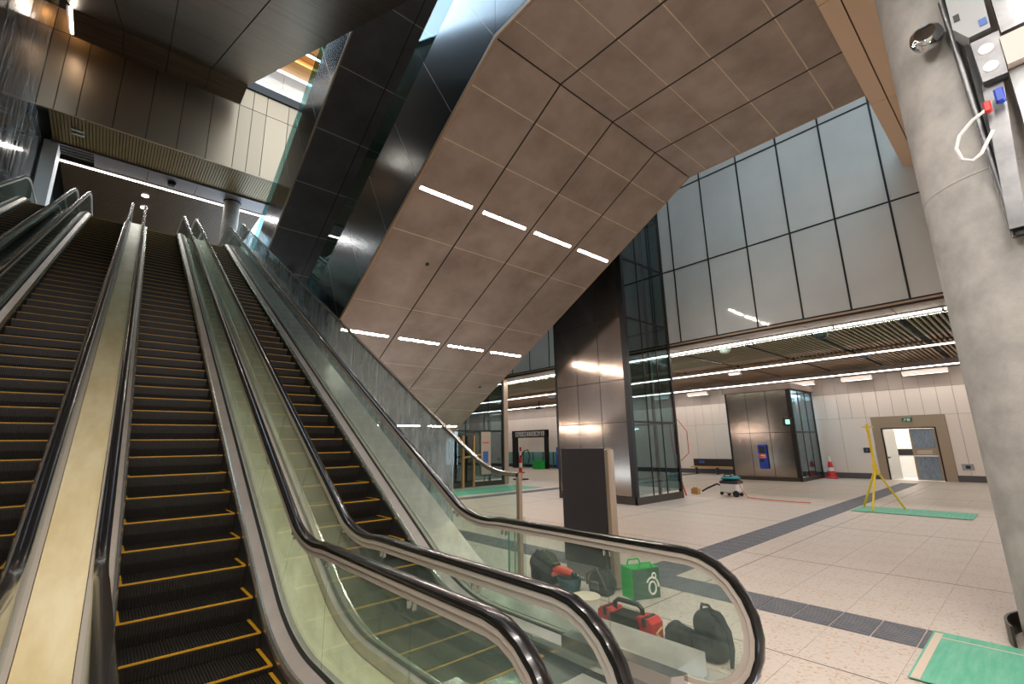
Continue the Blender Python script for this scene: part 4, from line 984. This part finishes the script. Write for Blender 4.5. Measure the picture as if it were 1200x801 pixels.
# bollard
t = thing('barrier_post', 'red and white barrier post beyond the glass fence end', 'bollard', (16.5, 18.2, 0)); MB().rbox(16.2, 17.9, 0, 16.8, 18.5, .07, .02).build('base', 'black', t)
for z0, z1, m_ in ((.07, .62, 'red'), (.62, .84, 'whiteplast'), (.84, 1.12, 'red')): MB().cyl((16.5, 18.2, z0), (16.5, 18.2, z1), .09, n=14).build('band', m_, t)
MB().tube([(16.5, 18.2, 1.1), (16.6, 18.0, 1.45), (16.6, 17.75, 1.5), (16.6, 17.6, 1.2), (16.6, 17.7, .85)], .03, 8).build('hose_loop', 'black', t, True)
t = thing('barrier_post', 'slim red and white striped post farther behind the barrier post', 'bollard', (20.5, 22.6, 0)); MB().rbox(20.3, 22.4, 0, 20.7, 22.8, .06, .02).build('base', 'black', t)
for k in range(6): MB().cyl((20.5, 22.6, .06 + .26 * k), (20.5, 22.6, .32 + .26 * k), .07, n=12).build('band', 'red' if k % 2 else 'whiteplast', t)

# ------------------------------------------------------------------ FAR PORTAL and barriers
t = thing('gate_portal', 'dark portal frame with a header of white pictograms at the far wall', 'portal', (25, 26, 0))
MB().box(24.9, 24.5, 0, 25.1, 24.8, 2.85).build('post', 'mullion', t); MB().box(24.9, 27.9, 0, 25.1, 28.4, 2.85).build('post', 'mullion', t); hd = MB().box(24.88, 24.5, 2.30, 25.12, 28.4, 2.85).build('header', 'mullion', t)
gl = MB(); gd = MB(); gb = MB()
for y, w_, k in ((24.75, .3, 0), (25.15, .16, 3), (25.38, .3, 1), (25.72, .3, 0), (26.1, .12, 2), (26.3, .12, 2), (26.5, .12, 2), (26.74, .3, 1), (27.1, .3, 0), (27.46, .16, 3), (27.7, .28, 1)):
    gl.box(24.868, y, 2.40, 24.88, y + w_, 2.74)
    if k == 0: gd.box(24.86, y + w_ * .35, 2.44, 24.868, y + w_ * .65, 2.62).box(24.86, y + w_ * .4, 2.64, 24.868, y + w_ * .6, 2.70)
    if k == 1: gb.box(24.86, y + w_ * .2, 2.46, 24.868, y + w_ * .8, 2.68)
    if k == 3: gd.box(24.86, y + w_ * .3, 2.40, 24.868, y + w_ * .7, 2.60)
gd.build('pictogram_marks', 'black', hd, kind='stuff'); gb.build('pictogram_marks', 'bluelabel', hd, kind='stuff')
gl.build('pictogram_row', 'whiteplast', hd, kind='stuff')
t = thing('glass_barrier', 'green-tinted low glass barrier with dark posts behind the portal', 'barrier', (25.7, 26, 0))
for y in [22.5 + 1.1 * i for i in range(7)]:
    MB().box(25.68, y, .05, 25.70, y + 1.05, 1.2).build('glass_pane', 'gla_teal', t); MB().box(25.66, y - .05, 0, 25.73, y, 1.2).build('post', 'base_grey', t)
t = thing('green_bin', 'green box standing at the foot of the portal', 'box', (24.5, 24.9, 0)); MB().rbox(24.3, 24.6, 0, 24.75, 25.5, .55, .03).build('body', 'green', t); MB().box(24.28, 24.58, .55, 24.77, 25.52, .59).build('lid', 'green', t)
t = thing('blue_machine', 'slim blue upright panel right of the portal', 'panel', (25.4, 24.0, 0)); MB().rbox(25.3, 23.75, 0, 25.5, 24.0, 1.55, .02).build('body', 'blue', t); MB().box(25.29, 23.78, 1.0, 25.30, 23.97, 1.3).build('screen', 'bluelabel', t)
for k, (x, y, z) in enumerate(((20.9, 19.9, 4.75), (24.6, 24.9, 4.6))):
    t = thing('security_camera', 'black camera under the ceiling lights between sloped soffit and lift tower, ' + ('nearer' if k == 0 else 'farther') + ' one', 'camera', (x, y, z), 'cameras under far ceiling')
    MB().rbox(x - .15, y - .3, z - .22, x + .15, y + .3, z - .05, .03).build('body', 'black', t); MB().cyl((x, y, z - .05), (x, y, 4.96), .04, n=8).build('stem', 'black', t)

# ------------------------------------------------------------------ SERVICES hung on the column (top right)
sr = thing('service_rack', 'galvanised service rack with boxes and tube lights on the concrete column', 'rack', (5.55, -.3, 3.5))
X = 5.52
MB().tube([(X + .1, -.07, 5.9), (X + .1, -.08, 5.45), (X + .1, -.10, 4.42), (X + .1, -.13, 3.4)], .028, 10).build('conduit', 'galv', sr, True)
MB().box(X + .04, -.20, 3.4, X + .12, -.13, 5.3).build('back_channel', 'black', sr)
MB().prism([(X, -.17, 4.82), (X, -.30, 4.80), (X, -.20, 3.45), (X, -.10, 3.45)], (.06, 0, 0)).build('channel', 'galv', sr)
pl = MB().prism([(X - .08, -.17, 5.22), (X - .08, -.35, 5.22), (X - .08, -.33, 4.80), (X - .08, -.18, 4.80)], (.12, 0, 0)).build('bracket_plate', 'galv', sr)
for z in (5.10, 4.92): MB().lathe((X - .085, -.25, z), [(.05, 0), (.05, .006), (.03, .006)], 16, 'x').build('slot_hole', 'whiteplast', pl)
MB().box(X - .10, -1.3, 4.86, X + .0, -.34, 5.14).build('cross_beam', 'wallband', sr)
MB().box(X - .02, -.62, 3.4, X + .06, -.34, 4.84).build('lower_tray', 'grey_box', sr)
bx_ = MB().prism([(X - .1, -.10, 6.2), (X - .1, -.09, 5.42), (X - .1, -.17, 5.27), (X - .1, -.31, 5.27), (X - .1, -.33, 6.2)], (.2, 0, 0)).build('equipment_box', 'grey_box', sr)
MB().box(X - .106, -.15, 5.48, X - .1, -.11, 5.55).build('box_window', 'black', bx_); MB().box(X - .106, -.30, 5.32, X - .1, -.25, 5.39).build('box_label', 'bluelabel', bx_)
MB().box(X - .06, -.55, 5.2, X + .06, -.36, 6.2).build('lamp_housing', 'galv', sr)
MB().cyl((X - .09, -.50, 5.26), (X - .09, -.52, 6.2), .03, n=10).build('lamp_tube', 'tube', sr)
MB().cyl((X - .06, -.44, 4.66), (X - .06, -.36, 3.7), .03, n=10).build('lamp_tube', 'tube', sr)
MB().tube([(X - .1, -.16, 4.53), (X - .1, -.06, 4.48), (X - .1, .04, 4.38), (X - .1, .08, 4.27), (X - .1, .06, 4.15), (X - .1, 0, 4.11), (X - .1, -.06, 4.15), (X - .1, -.16, 4.32)], .014, 8).build('cable_loop', 'whiteplast', sr, True)
MB().rbox(X - .12, -.19, 4.50, X - .06, -.14, 4.60, .01).build('cable_tag', 'red', sr); MB().rbox(X - .12, -.28, 4.55, X - .05, -.22, 4.68, .01).build('blue_plug', 'blue', sr)
MB().lathe((X + .06, .09, 5.58), [(.02, -.11), (.08, -.10), (.12, -.05), (.13, 0), (.12, .05), (.06, .10), (.02, .11)], 24, 'x').build('mirror_dome', 'mirror', None, True, label='shiny chrome dome fixed on the concrete column beside the grey box', cat='dome')
